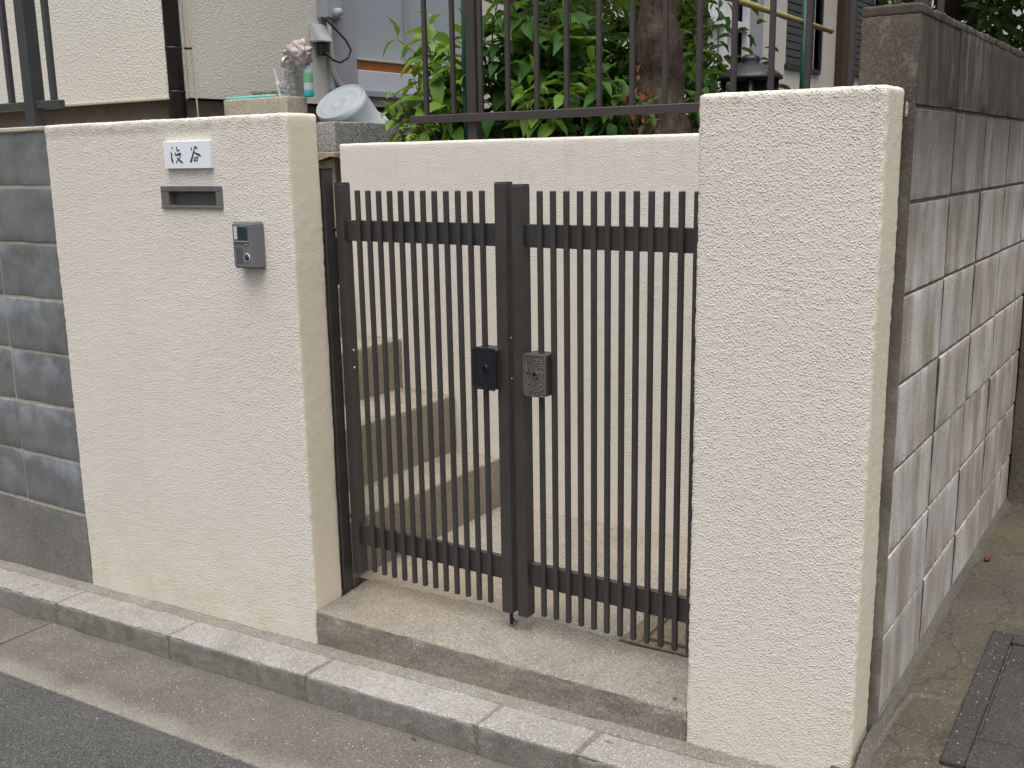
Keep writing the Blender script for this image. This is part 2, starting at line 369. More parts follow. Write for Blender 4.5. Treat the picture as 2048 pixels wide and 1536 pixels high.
def box(name, x0, x1, y0, y1, z0, z1, mat, parent=None, b=.002, seg=1, o=(0, 0, 0)):
    """box in world coordinates; o is the parent's origin"""
    bm = bmesh.new(); addbox(bm, x0-o[0], x1-o[0], y0-o[1], y1-o[1], z0-o[2], z1-o[2], b, seg)
    return link(name, me_bm(bm), mat, parent)
def axis_pts(a, b, cell, r):
    n = max(1, int(round((b-a-2*r)/cell)))
    mid = [a+r+(b-a-2*r)*i/n for i in range(n+1)]
    e = [a, a+r*.25, a+r*.6]
    f = [b-r*.6, b-r*.25, b]
    return e+mid+f
def rough_box(x0, x1, y0, y1, z0, z1, r=.008, cell=.01, amp=.0012, ns=90, big=0, bigs=6, zfun=None, seed=0):
    """closed box with rounded edges and an uneven skin; zfun(x,y,t) shears the height"""
    X = axis_pts(x0, x1, cell, r); Y = axis_pts(y0, y1, cell, r); Z = axis_pts(z0, z1, cell, r)
    nx, ny, nz = len(X), len(Y), len(Z)
    idx = {}; V = []; F = []
    lo = Vector((x0+r, y0+r, z0+r)); hi = Vector((x1-r, y1-r, z1-r)); sv = Vector((seed*3.1, seed*1.7, seed*.9))
    def vid(i, j, k):
        key = (i, j, k)
        if key in idx: return idx[key]
        p = Vector((X[i], Y[j], Z[k]))
        q = Vector((min(max(p.x, lo.x), hi.x), min(max(p.y, lo.y), hi.y), min(max(p.z, lo.z), hi.z)))
        d = p-q
        if d.length > 1e-9:
            d.normalize(); p = q+d*r
            w = mnoise.noise((p+sv)*ns)*amp
            if big: w += mnoise.noise((p+sv)*bigs)*big
            ed = sum(1 for c in d if abs(c) > .3)
            if ed > 1: w *= 1.6
            p = p+d*w
        idx[key] = len(V)
        if zfun: p.z += zfun(p.x, p.y, (p.z-z0)/(z1-z0))
        V.append(p); return idx[key]
    for i in range(nx-1):
        for j in range(ny-1):
            F.append((vid(i, j, 0), vid(i, j+1, 0), vid(i+1, j+1, 0), vid(i+1, j, 0)))
            F.append((vid(i, j, nz-1), vid(i+1, j, nz-1), vid(i+1, j+1, nz-1), vid(i, j+1, nz-1)))
    for i in range(nx-1):
        for k in range(nz-1):
            F.append((vid(i, 0, k), vid(i+1, 0, k), vid(i+1, 0, k+1), vid(i, 0, k+1)))
            F.append((vid(i, ny-1, k), vid(i, ny-1, k+1), vid(i+1, ny-1, k+1), vid(i+1, ny-1, k)))
    for j in range(ny-1):
        for k in range(nz-1):
            F.append((vid(0, j, k), vid(0, j, k+1), vid(0, j+1, k+1), vid(0, j+1, k)))
            F.append((vid(nx-1, j, k), vid(nx-1, j+1, k), vid(nx-1, j+1, k+1), vid(nx-1, j, k+1)))
    me = bpy.data.meshes.new('m'); me.from_pydata(V, [], F); me.update()
    for p in me.polygons: p.use_smooth = True
    return me
def addtube(bm, pts, rad, n=8, caps=True):
    pts = [Vector(p) for p in pts]; rads = rad if isinstance(rad, (list, tuple)) else [rad]*len(pts)
    rings = []; prev = None
    for i, p in enumerate(pts):
        d = (pts[min(i+1, len(pts)-1)]-pts[max(i-1, 0)]).normalized()
        a = Vector((0, 0, 1)) if abs(d.z) < .9 else Vector((1, 0, 0))
        if prev is None: u = d.cross(a).normalized()
        else: u = (prev-d*prev.dot(d)).normalized()
        prev = u; v = d.cross(u)
        rings.append([bm.verts.new(p+(u*math.cos(t*2*math.pi/n)+v*math.sin(t*2*math.pi/n))*rads[i]) for t in range(n)])
    for a, b in zip(rings, rings[1:]):
        for t in range(n): bm.faces.new((a[t], a[(t+1) % n], b[(t+1) % n], b[t]))
    if caps: bm.faces.new(rings[0][::-1]); bm.faces.new(rings[-1])
    return bm
def tube(name, pts, rad, mat, parent=None, n=8, o=(0, 0, 0), smooth=True):
    bm = bmesh.new(); addtube(bm, [Vector(p)-Vector(o) for p in pts], rad, n)
    return link(name, me_bm(bm, smooth=smooth), mat, parent)
def lathe(name, prof, mat, parent=None, n=32, loc=(0, 0, 0), M=None):
    bm = bmesh.new(); rings = []
    for r, z in prof:
        rings.append([bm.verts.new((r*math.cos(t*2*math.pi/n), r*math.sin(t*2*math.pi/n), z)) for t in range(n)] if r > 1e-6 else [bm.verts.new((0, 0, z))])
    for a, b in zip(rings, rings[1:]):
        if len(a) == 1 and len(b) == 1: continue
        for t in range(n):
            if len(a) == 1: bm.faces.new((a[0], b[t], b[(t+1) % n]))
            elif len(b) == 1: bm.faces.new((a[t], a[(t+1) % n], b[0]))
            else: bm.faces.new((a[t], a[(t+1) % n], b[(t+1) % n], b[t]))
    bmesh.ops.recalc_face_normals(bm, faces=bm.faces)
    if M is not None: bm.transform(M)
    me = me_bm(bm, smooth=True); o = link(name, me, mat, parent, loc)
    return o
def sheet(name, xs, ys, zf, mat, parent=None, kind=None, jit=0, thick=0):
    V = []; F = []
    for y in ys:
        for x in xs: V.append((x, y, zf(x, y)+(mnoise.noise(Vector((x*9, y*9, 1)))*jit if jit else 0)))
    n = len(xs)
    for j in range(len(ys)-1):
        for i in range(n-1): F.append((j*n+i, j*n+i+1, (j+1)*n+i+1, (j+1)*n+i))
    me = bpy.data.meshes.new(name); me.from_pydata(V, [], F); me.update()
    for p in me.polygons: p.use_smooth = True
    o = link(name, me, mat, parent)
    if kind: o['kind'] = kind
    return o
def lin(a, b, n): return [a+(b-a)*i/n for i in range(n+1)]

SLOPE = .0446
def g(x): return SLOPE*x
KTOP = .0823

# ================================================================== SETTING: street, gutter, kerb, alley
street = sheet('street', lin(-40, 40, 80), [-45, -20, -10, -5, -3, -2, -1.5, -1, -.7, -.56, -.508], lambda x, y: g(x)-.006+min(0, (y+.52))*-.012, 'asphalt', None, 'structure', .002)
gut = structure('gutter', (0, -.34, 0))
for x0, x1 in ((-6.0, -4.0), (-3.994, -1.966), (-1.956, 1.2), (1.21, 4.5)):
    me = rough_box(x0, x1, -.507, -.1822, -.09, 0.0, .006, .04, .0015, 30, .003, 5, lambda x, y, t: g(x)-(y+.34)*.0)
    for v in me.vertices: v.co.y += .34
    link('gutter_slab', me, 'gutter', gut)
bm = bmesh.new(); addbox(bm, -6, 4.5, -.50+.34, -.19+.34, -.2, -.1)
for v in bm.verts: v.co.z += g(v.co.x)
link('gutter_bed', me_bm(bm), 'soil', gut)

kerb = structure('kerb', (0, -.125, 0))
joints = [-6.2638, -5.6449, -5.026, -4.4071, -3.7882, -3.1693, -2.5503, -1.9314, -1.3125, -.6936, -.0747, .2270, .84, 1.46, 2.08]
random.seed(5)
for i, (a, b) in enumerate(zip(joints, joints[1:])):
    drop = 0 if b < 1.0 else -.055
    dz = random.uniform(-.0015, .0015)
    me = rough_box(a+.0032, b-.0032 if i != 10 else b-.006, -.1816, -.0520, -.12, KTOP+drop+dz, .010, .010, .0020, 45, .0016, 12, lambda x, y, t: g(x), i)
    for v in me.vertices: v.co.y += .125
    link('kerb_stone', me, 'kerb', kerb)
bm = bmesh.new(); addbox(bm, -6.2, 1.0, -.1786+.125, -.054+.125, -.1, KTOP-.003)
for v in bm.verts: v.co.z += g(v.co.x)
link('joint_mortar', me_bm(bm), 'mortar', kerb)
ms = rough_box(-6.2, .86, -.0512, .05, -.1, KTOP-.002, .004, .02, .0012, 40, .003, 7, lambda x, y, t: g(x))
link('kerb_haunching', ms, 'mortar_strip', kerb, (0, .125, 0))

def alley_z(x, y):
    base = .04+.085*min(1, max(0, (y+.2)/.13)) if y < -.07 else .125+.055*min(1, (y+.07)/.12)
    if y > .05: base = .18+.055*min(1, (y-.05)/.78)
    return base+(x-.86)*.03
sheet('alley_path', [.80, .8616]+lin(.90, 1.3, 24)+[1.5, 2, 3, 4.5], [-.19]+lin(-.15, 1.0, 60)+lin(1.04, 2.0, 24), alley_z, 'alley', None, 'structure', .003)

# cement fillet along the wall foot and the edge of the patch in the alley
fil = structure('alley_fillet', (.87, .5, .2))
bm = bmesh.new()
ys = lin(-.02, 1.94, 60); pa = []
for y in ys:
    z = alley_z(.87, y); w = .018+.006*mnoise.noise(Vector((0, y*8, 3)))
    pa.append((bm.verts.new((.857-.87, y-.5, z+.028-.2)), bm.verts.new((.865-.87, y-.5, z+.022-.2)), bm.verts.new((.864+w-.87, y-.5, z-.004-.2))))
for a, b in zip(pa, pa[1:]):
    bm.faces.new((a[0], a[1], b[1], b[0])); bm.faces.new((a[1], a[2], b[2], b[1]))
link('fillet', me_bm(bm, smooth=True), 'ridge', fil)

bm = bmesh.new(); path = [(.872, -.03), (.878, .12), (.886, .26), (.897, .335), (.93, .345), (.98, .340), (1.012, .338)]; vv = []
for i, (x, y) in enumerate(path):
    a_, b_ = Vector(path[max(0, i-1)]), Vector(path[min(len(path)-1, i+1)]); d_ = (b_-a_).normalized(); n_ = Vector((-d_.y, d_.x))*.009
    vv.append([bm.verts.new((x+q*n_.x-.87, y+q*n_.y-.5, alley_z(x, y)+(.009 if abs(q) < .9 else -.003)-.2)) for q in (-1, -.5, .5, 1)])
for p_, q_ in zip(vv, vv[1:]):
    for t_ in range(3): bm.faces.new((p_[t_], p_[t_+1], q_[t_+1], q_[t_]))
bmesh.ops.recalc_face_normals(bm, faces=bm.faces)
link('mortar_ridge', me_bm(bm, smooth=True), 'ridge', fil)
# dark inspection cover in the alley
MX, MY = 1.10, .42
cov = thing('inspection_cover', (MX, MY, alley_z(MX, MY)), 'dark speckled inspection cover let into the alley beside the block wall', 'cover')
def covbox(name, x0, x1, y0, y1, z0, z1, mat, b):
    bm = bmesh.new(); addbox(bm, x0, x1, y0, y1, z0, z1, b)
    for v in bm.verts: v.co.z += alley_z(MX+v.co.x, MY+v.co.y)-alley_z(MX, MY)
    return link(name, me_bm(bm), mat, cov)
a, d, w = -.085, .32, .052
covbox('frame_side', a, a+w, -.34, d, -.05, .014, 'lid', .004)
covbox('frame_side', .60, .60+w, -.34, d, -.05, .014, 'lid', .004)
covbox('frame_end', a+w+.001, .599, d-w, d, -.05, .014, 'lid', .004)
covbox('frame_end', a+w+.001, .599, -.34, -.34+w*2.2, -.05, .014, 'lid', .004)
covbox('lid', a+w+.006, .594, -.34+w*2.2+.006, d-w-.006, -.05, .011, 'lid', .004)

# ================================================================== WALLS
XL, YL, XR1, XR2, YR2, XB = -.8164, .1291, .4393, .8431, .1383, -1.9756
pl = rough_box(XB, XL, 0, YL, -.12, 1.668, .011, .0125, .0012, 80, .0016, 3.5, None, 1)
sx0, sx1, sz0, sz1 = -1.3825, -1.1010, 1.3945, 1.4632
def cut_slot(me):
    bm = bmesh.new(); bm.from_mesh(me)
    for co, no in (((sx0+.006, 0, 0), (1, 0, 0)), ((sx1-.006, 0, 0), (1, 0, 0)), ((0, 0, sz0+.004), (0, 0, 1)), ((0, 0, sz1-.004), (0, 0, 1))):
        fs = [f for f in bm.faces if f.calc_center_median().y < .004 and sx0-.05 < f.calc_center_median().x < sx1+.05 and sz0-.05 < f.calc_center_median().z < sz1+.05]
        ge = list({e for f in fs for e in f.edges})+fs+list({v for f in fs for v in f.verts})
        bmesh.ops.bisect_plane(bm, geom=ge, plane_co=co, plane_no=no)
    dl = [f for f in bm.faces if f.calc_center_median().y < .004 and sx0+.006 < f.calc_center_median().x < sx1-.006 and sz0+.004 < f.calc_center_median().z < sz1-.004]
    bmesh.ops.delete(bm, geom=dl, context='FACES')
    return me_bm(bm, smooth=True)
pl = cut_slot(pl)
for v in pl.vertices:                 # trowelled ledge just below the top
    if v.co.y < .01 and v.co.z > 1.640 and v.co.x < -1.15: v.co.y -= .0022
o = link('plastered_wall', pl, 'stucco_wall'); tag(o, 'cream stucco wall panel carrying the name plate and intercom', 'wall')
pr = rough_box(XR1, XR2, 0, YR2, .02, 1.660, .0125, .008, .0015, 110, .0014, 4, None, 2)
o = link('gate_pillar', pr, 'stucco_pillar'); tag(o, 'broad coarse cream stucco pillar between the gate and the block wall', 'pillar')

# left block wall
bw = thing('block_wall', (-2.6, .06, -.1), 'bluish grey concrete block wall at the edge beside the stucco panel', 'wall')
O = (-2.6, .06, -.1)
random.seed(3)
bm_cache = {}
heads = [XB, -2.3486, -2.7486, -3.1486, -3.5486, -3.9486]
for c in range(7):
    z0 = .2609+.2*c; z1 = z0+.2
    for a, b in zip(heads, heads[1:]):
        dy = random.uniform(-.0012, .0012)
        key = (round(a-b, 3), c == 6)
        if key not in bm_cache:
            hh = .2-.009-(.010 if c == 6 else 0)
            bm_cache[key] = rough_box(-(a-b)/2+.0028, (a-b)/2-.0028, -.058, .058, 0, hh, .004, .03, .0008, 40, .001, 8)
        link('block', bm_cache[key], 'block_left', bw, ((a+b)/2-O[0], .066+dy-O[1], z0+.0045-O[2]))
box('mortar_core', -3.94, XB+.001, .0105, .118, .20, 1.652, 'mortar_light', bw, 0, 1, O)
me = rough_box(-3.95, XB-.001, .001, .130, -.2, .2600, .005, .03, .001, 40, .002, 6)
for v in me.vertices: v.co -= Vector(O)
link('footing', me, 'foot_grey', bw)
me = rough_box(-3.95, XB-.001, .0012, .132, 1.6508, 1.6665, .004, .03, .0012, 40, .002, 6)
for v in me.vertices: v.co -= Vector(O)
link('coping', me, 'sink', bw)

# right block wall
XW, XW0, YW, ZW = .8616, .7442, .1465, .2221
rw = thing('block_wall', (.80, 1.0, .15), 'tall weathered grey concrete block wall running back along the alley', 'wall')
O = (.80, 1.0, .15)
hy = [YW, .5596, .9596, 1.3596, 1.7596, 1.952]
random.seed(11); cache = {}
for c in range(8):
    for j, (a, b) in enumerate(zip(hy, hy[1:])):
        top = c == 7
        key = (j if j in (0, 4) else 1, top)
        if key not in cache:
            j0 = 0 if j == 0 else .0034
            cache[key] = rough_box(-.0587, .0587, -(b-a)/2+j0, (b-a)/2-.0034, 0, .2-.0080-(.010 if top else 0), .0028, .022, .0010, 45, .0010, 8, None, c)
        dx = random.uniform(-.0016, .0016)
        link('block', cache[key], 'block_right', rw, (.8029+dx-O[0], (a+b)/2-O[1], ZW+.2*c+.004-O[2]))
box('mortar_core', XW0+.006, XW-.0055, YW+.006, 1.948, .1, 1.80, 'mortar', rw, 0, 1, O)
me = rough_box(XW0-.001, XW+.0022, YW-.006, YW-.0005, .18, 1.806, .0024, .02, .0012, 40, .0008, 8, None, 6)
for v in me.vertices: v.co -= Vector(O)
link('end_render', me, 'end_render', rw)
me = rough_box(XW0-.001, XW+.0018, YW-.006, 1.953, 1.8065, 1.826, .005, .016, .0018, 50, .0016, 8, None, 4)
for v in me.vertices: v.co -= Vector(O)
link('coping', me, 'block_right', rw)
me = rough_box(XW0, XW+.003, YW+.002, 1.952, .02, ZW+.001, .005, .025, .002, 40, .002, 6)
for v in me.vertices: v.co -= Vector(O)
link('footing', me, 'mortar', rw)
# paint splash left on the wall end
bm = bmesh.new(); bmesh.ops.create_icosphere(bm, subdivisions=2, radius=1)
for v in bm.verts: v.co = Vector((v.co.x*.0035, v.co.y*.0008, v.co.z*.017))
link('plaster_splash', me_bm(bm, smooth=True), 'sink', rw, (.846-O[0], YW-.006-O[1], 1.615-O[2]))

# alley end wall
o = link('alley_end_wall', rough_box(.862, 3.2, 1.956, 2.07, .05, 1.25, .006, .05, .002, 30, .003, 5), 'foundation')
tag(o, 'dark brown concrete wall closing the far end of the alley', 'wall')
o = link('dry_leaf', (lambda b: (bmesh.ops.create_icosphere(b, subdivisions=2, radius=.012), [setattr(v, 'co', Vector((v.co.x*.8, v.co.y*1.7, v.co.z*.55))) for v in b.verts], me_bm(b, smooth=True))[2])(bmesh.new()), 'dry_leaf', None, (.906, 1.30, alley_z(.906, 1.3)+.005))
tag(o, 'curled red brown dead leaf at the foot of the alley block wall', 'leaf')
for (x, y, z, r, rz, lb) in ((.392, .036, .1895, .0045, .4, 'tiny red brown leaf scrap on the doorstep by the pillar'), (-.268, -.205, -.0095, .0068, -.5, 'small dry orange brown leaf lying in the gutter')):
    b_ = bmesh.new(); bmesh.ops.create_icosphere(b_, subdivisions=2, radius=r)
    for v in b_.verts: v.co = Vector((v.co.x*1.6, v.co.y*.7, v.co.z*.28+.15*v.co.x*v.co.x/r))
    o = link('dry_leaf', me_bm(b_, smooth=True), 'dry_leaf', None, (x, y, z)); o.rotation_euler = (0, 0, rz); tag(o, lb, 'leaf')

# ================================================================== THRESHOLD, PORCH FLOOR, STEPS
def slabz(x, y, t):
    top = .1547+(x-XL)*.0226+min(.02, y*.085)
    bot = .0455+(x-XL)*.0435-.02
    return bot+(top-bot)*t-(0+.2*t)
me = rough_box(XL+.001, XR1-.001, .0005, .262, 0, .2, .007, .0125, .0018, 55, .0035, 11, slabz, 7)
# chipped arris
for v in me.vertices:
    if v.co.y < .03:
        c = mnoise.noise(Vector((v.co.x*16, 3, v.co.z*20)))
        if v.co.z > .15+(v.co.x-XL)*.0226-.012 and c > .2: v.co.z -= (c-.2)*.012; v.co.y += (c-.2)*.010
o = link('threshold_slab', me, 'slab'); tag(o, 'worn tan concrete doorstep slab with chipped edge under the gate', 'doorstep')
o = structure('porch_floor', (0, .6, .18))
def fz(x, y): return .1743+(x-XL)*.0226
bm = bmesh.new(); addbox(bm, -2.3, XR1+.29, .247-.6, 1.20-.6, -.1, 0)
for v in bm.verts: v.co.z = (fz(v.co.x, 0) if v.co.z > -.05 else 0)-.18
link('floor_slab', me_bm(bm), 'floor', o)
# drain chamber let into the porch floor by the pillar
dr = thing('drain_chamber', (.30, .42, .19), 'small concrete drain chamber with loose lid behind the right gate leaf', 'drain')
D = (.30, .42, .19)
def dbox(name, x0, x1, y0, y1, z0, z1, mat, b=.002):
    bm = bmesh.new(); addbox(bm, x0-D[0], x1-D[0], y0-D[1], y1-D[1], z0-D[2], z1-D[2], b)
    for v in bm.verts: v.co.z += fz(v.co.x+D[0], 0)-.19
    return link(name, me_bm(bm), mat, dr)
dbox('joint', .127, .56, .2335, .66, .12, .1925, 'brown', 0)
dbox('rim', .131, .185, .2375, .655, .12, .1965, 'drain_lid'); dbox('rim', .186, .56, .2375, .268, .12, .1965, 'drain_lid')
dbox('lid', .198, .56, .283, .655, .12, .1995, 'drain_lid', .003)

steps = thing('concrete_steps', (-1.3, .63, .18), 'tan concrete steps climbing to the house behind the gate', 'steps')
O = (-1.3, .63, .18)
ex = [-.857, -1.076, -1.346, -1.60, -1.86, -2.10]; ez = [.374, .604, .812, 1.02, 1.235, 1.45]
for i, (x, z) in enumerate(zip(ex, ez)):
    x0 = ex[i+1]-.02 if i+1 < len(ex) else -2.46
    zb = .10 if i == 0 else ez[i-1]-.03
    me = rough_box(x0, x, .135, 1.1085, zb, z, .008, .02, .0015, 50, .002, 6, None, i)
    for v in me.vertices: v.co -= Vector(O)
    link('step', me, 'steps', steps)

# ================================================================== GARDEN WALL, SOIL, LOW WALL
gw = rough_box(-1.645, XW0-.002, 1.1095, 1.24, .10, 1.603, .012, .015, .0014, 70, .0015, 4, None, 5)
o = link('garden_wall', gw, 'stucco_back'); tag(o, 'pale cream stucco retaining wall behind the gate below the garden fence', 'wall')
sheet('garden_soil', lin(-2.45, .743, 40), lin(1.235, 14, 60), lambda x, y: 1.52+.03*math.sin(x*5+y*3), 'soil', None, 'structure', .02)
lw = thing('low_wall', (-1.84, 1.5, 1.45), 'speckled terrazzo low wall with an upturned bucket on top', 'wall')
O = (-1.84, 1.5, 1.45)
me = rough_box(-1.945, -1.838, 1.302, 1.86, 1.575, 1.703, .005, .02, .001, 40)
for v in me.vertices: v.co -= Vector(O)
link('top_block', me, 'granite', lw)
me = rough_box(-1.99, -1.832, 1.285, 1.86, 1.2, 1.574, .006, .03, .002, 40)
for v in me.vertices: v.co -= Vector(O)
link('base_block', me, 'tan_concrete', lw)
sheet('yard', lin(-6, -2.05, 12), lin(.13, 1.3, 6), lambda x, y: 1.448, 'steps', None, 'structure')

# ================================================================== WALL FITTINGS
# name plate with two brushed characters
np_ = thing('name_plate', (-1.25, 0, 1.557), 'white marble name plate with two brushed characters on the stucco panel', 'name plate')
px0, px1, pz0, pz1, pt = -1.342, -1.132, 1.5165, 1.599, .0125
box('plate', px0, px1, -pt, .004, pz0, pz1, 'plate', np_, .0015, 2, (-1.25, 0, 1.557))
def pl_uv(x, y): return (px0+(x-160)/(1045-160)*(px1-px0), pz0+(648-y-(x-160)*.0)/(648-125)*(pz1-pz0))
def stroke(bm, pts):
    P = [Vector((*pl_uv(x, y), w)) for x, y, w in pts]
    L = []
    for i, p in enumerate(P):
        a = P[max(i-1, 0)]; b = P[min(i+1, len(P)-1)]
        d = Vector((b.x-a.x, b.y-a.y)).normalized(); n = Vector((-d.y, d.x))*p.z*.000115
        L.append((p.x+n.x, p.y+n.y, p.x-n.x, p.y-n.y))
    yf, yb = -pt-.0008, -pt+.001
    vs = [[bm.verts.new((q[0]+1.25, yf, q[1]-1.557)), bm.verts.new((q[2]+1.25, yf, q[3]-1.557)), bm.verts.new((q[2]+1.25, yb, q[3]-1.557)), bm.verts.new((q[0]+1.25, yb, q[1]-1.557))] for q in L]
    for a, b in zip(vs, vs[1:]):
        for t in range(4): bm.faces.new((a[t], b[t], b[(t+1) % 4], a[(t+1) % 4]))
    bm.faces.new(vs[0]); bm.faces.new(vs[-1][::-1])
S1 = [[(330, 232, 8), (345, 250, 20), (352, 268, 10)], [(312, 325, 12), (318, 370, 26), (316, 430, 20), (325, 490, 34), (338, 550, 8)],
      [(422, 232, 14), (432, 262, 22), (436, 330, 10)], [(440, 300, 6), (462, 294, 20), (482, 300, 12)], [(392, 335, 10), (392, 365, 20), (398, 395, 14)],
      [(395, 392, 10), (440, 380, 26), (495, 362, 30), (500, 372, 12)], [(492, 368, 14), (488, 410, 14), (455, 465, 12), (398, 532, 14)], [(415, 435, 10), (460, 480, 18), (500, 520, 28), (528, 540, 8)]]
S2 = [[(722, 245, 8), (714, 275, 18), (704, 308, 8)], [(768, 240, 10), (795, 250, 30), (828, 272, 14)], [(772, 262, 10), (750, 345, 22), (715, 440, 24), (690, 510, 36), (670, 528, 12)],
      [(752, 345, 10), (800, 368, 22), (850, 395, 28), (885, 418, 8)], [(748, 445, 8), (752, 490, 16), (750, 525, 10)], [(752, 450, 8), (800, 436, 16), (826, 432, 14), (812, 475, 14), (800, 512, 18)], [(752, 508, 8), (780, 480, 12), (805, 515, 18)]]
for S in (S1, S2):
    bm = bmesh.new()
    for s in S: stroke(bm, s)
    bmesh.ops.recalc_face_normals(bm, faces=bm.faces)
    link('character', me_bm(bm), 'ink', np_)

# letter slot
ls = thing('letter_slot', (-1.24, 0, 1.428), 'grey metal letter slot recessed below the name plate', 'letter slot')
O = (-1.24, 0, 1.428)
box('frame_top', sx0, sx1, -.0045, .004, 1.4470, sz1, 'slot', ls, .001, 1, O)
box('frame_bottom', sx0, sx1, -.0065, .004, sz0, 1.4035, 'slot', ls, .001, 1, O)
box('frame_side', sx0, -1.3465, -.004, .004, 1.4037, 1.4468, 'slot', ls, .001, 1, O)
box('frame_side', -1.1290, sx1, -.004, .004, 1.4037, 1.4468, 'slot', ls, .001, 1, O)

box('flap', -1.3455, -1.1300, .018, .022, 1.4045, 1.4462, 'slot_in', ls, .001, 1, O)
for a, b, c, d in ((-1.3490, -1.3456, 1.4010, 1.4500), (-1.1299, -1.1265, 1.4010, 1.4500), (-1.3455, -1.1300, 1.4463, 1.4500), (-1.3455, -1.1300, 1.4010, 1.4044)): box('throat', a, b, .0005, .024, c, d, 'slot', ls, 0, 1, O)

# intercom
ic = thing('intercom', (-.985, 0, 1.29), 'grey video intercom fixed to the stucco panel near the gate', 'intercom')
O = (-.985, 0, 1.29)
ix0, ix1, iz0, iz1 = -1.038, -.932, 1.2215, 1.3600
bm = bmesh.new(); addbox(bm, ix0-O[0], ix1-O[0], -.036, .003, iz0-O[2], iz1-O[2], 0)
for v in bm.verts:
    if v.co.y < 0:
        if v.co.x > 0: v.co.x -= .012
        v.co.z *= .975
        if v.co.x < 0: v.co.x += .004
bmesh.ops.bevel(bm, geom=list(bm.edges), offset=.005, segments=3, affect='EDGES')
link('housing', me_bm(bm), 'intercom', ic)
box('window_recess', -1.0245, -.9650, -.0378, -.030, 1.3060, 1.3480, 'intercom_dk', ic, .001, 1, O)
box('camera_window', -1.0060, -.9670, -.0386, -.031, 1.3080, 1.3460, 'lens', ic, .001, 1, O)
box('lamp_strip', -1.0220, -1.0085, -.0386, -.031, 1.3080, 1.3460, 'pale_plastic', ic, .001, 1, O)
box('brow', -1.0260, -.9630, -.0400, -.031, 1.2990, 1.3046, 'intercom', ic, .0015, 1, O)
sp = box('speaker', -1.0200, -.9900, -.0372, -.030, 1.2380, 1.2860, 'intercom_dk', ic, .001, 1, O)
box('led', -.9780, -.9690, -.0376, -.031, 1.2935, 1.2950, 'plate', ic, 0, 1, O)
Mrot = Matrix.Translation((-.9740-O[0], -.0362, 1.2560-O[2])) @ Matrix.Rotation(R(90), 4, 'X')
bt = lathe('button', [(0, .0032), (.0085, .0030), (.0095, .0015), (.0098, -.004)], 'lens', ic, 24, M=Mrot)
lathe('ring', [(.0098, -.004), (.0100, .0012), (.0112, .0028), (.0126, .0012), (.0128, -.004)], 'pale_plastic', bt, 24, M=Mrot)

# ================================================================== GATE
GY = .165
gp = thing('gate_post', (XL, .155, .17), 'slim dark hinge post fixed behind the stucco panel beside the gate', 'post')
O = (XL, .155, .17)
box('post', XL-.012, XL+.004, .1335, .176, .172, 1.5060, 'gate', gp, .002, 1, O)
box('post_cap', XL-.013, XL+.005, .1325, .177, 1.5062, 1.512, 'black', gp, .001, 1, O)
for z in (1.33, .42): tube('hinge', [(XL+.004, .168, z), (XL+.03, .172, z)], .006, 'gate', gp, 8, O)
bar_me = None
def gate_leaf(x_hinge, x_meet, barx, label, lockx, side):
    """side -1: hinge at low x; +1: hinge at high x"""
    cx = (x_hinge+x_meet)/2
    o = thing('gate_leaf', (cx, GY, .23), label, 'gate', 'gate leaves')
    O = (cx, GY, .23)
    hs = (x_hinge, x_hinge+.030) if side < 0 else (x_hinge-.030, x_hinge)
    msx = (x_meet-.037, x_meet) if side < 0 else (x_meet, x_meet+.035)
    for a, b in (hs, msx):
        st = box('stile', a, b, GY-.005, GY+.036, .2320, 1.4660 if side < 0 else 1.4600, 'gate', o, .0025, 1, O)
        box('stile_cap', a+.001, b-.001, GY-.004, GY+.035, 1.4662 if side < 0 else 1.4602, 1.4685 if side < 0 else 1.4625, 'black', st, .001, 1, O)
    r0, r1 = (hs[1]-.001, msx[0]+.001) if side < 0 else (msx[1]-.001, hs[0]+.001)
    box('rail', r0, r1, GY+.0131, GY+.030, 1.2955, 1.3570, 'gate', o, .0015, 1, O)
    box('rail', r0, r1, GY+.0131, GY+.030, .3270, .3960, 'gate', o, .0015, 1, O)
    global bar_me
    if bar_me is None:
        bm = bmesh.new(); addbox(bm, -.0072, .0072, 0, .0128, .2460-.23, 1.4450-.23, .0018); bar_me = me_bm(bm)
    for x in barx: link('bar', bar_me, 'gate', o, (x-cx, random.uniform(-.0004, .0004), random.uniform(-.0008, .0008)))
    return o, O
random.seed(8)
lx = [-.7140+.04085*i for i in range(12)]
gl, OL = gate_leaf(-.797, -.181, lx, 'left gate leaf of dark bronze bars with a black cast lock plate', 0, -1)
rx = [-.0790+.0406*i for i in range(12)]
gr, OR = gate_leaf(.432, -.163, rx, 'right gate leaf of dark bronze bars with a worn grey lock plate', 0, 1)
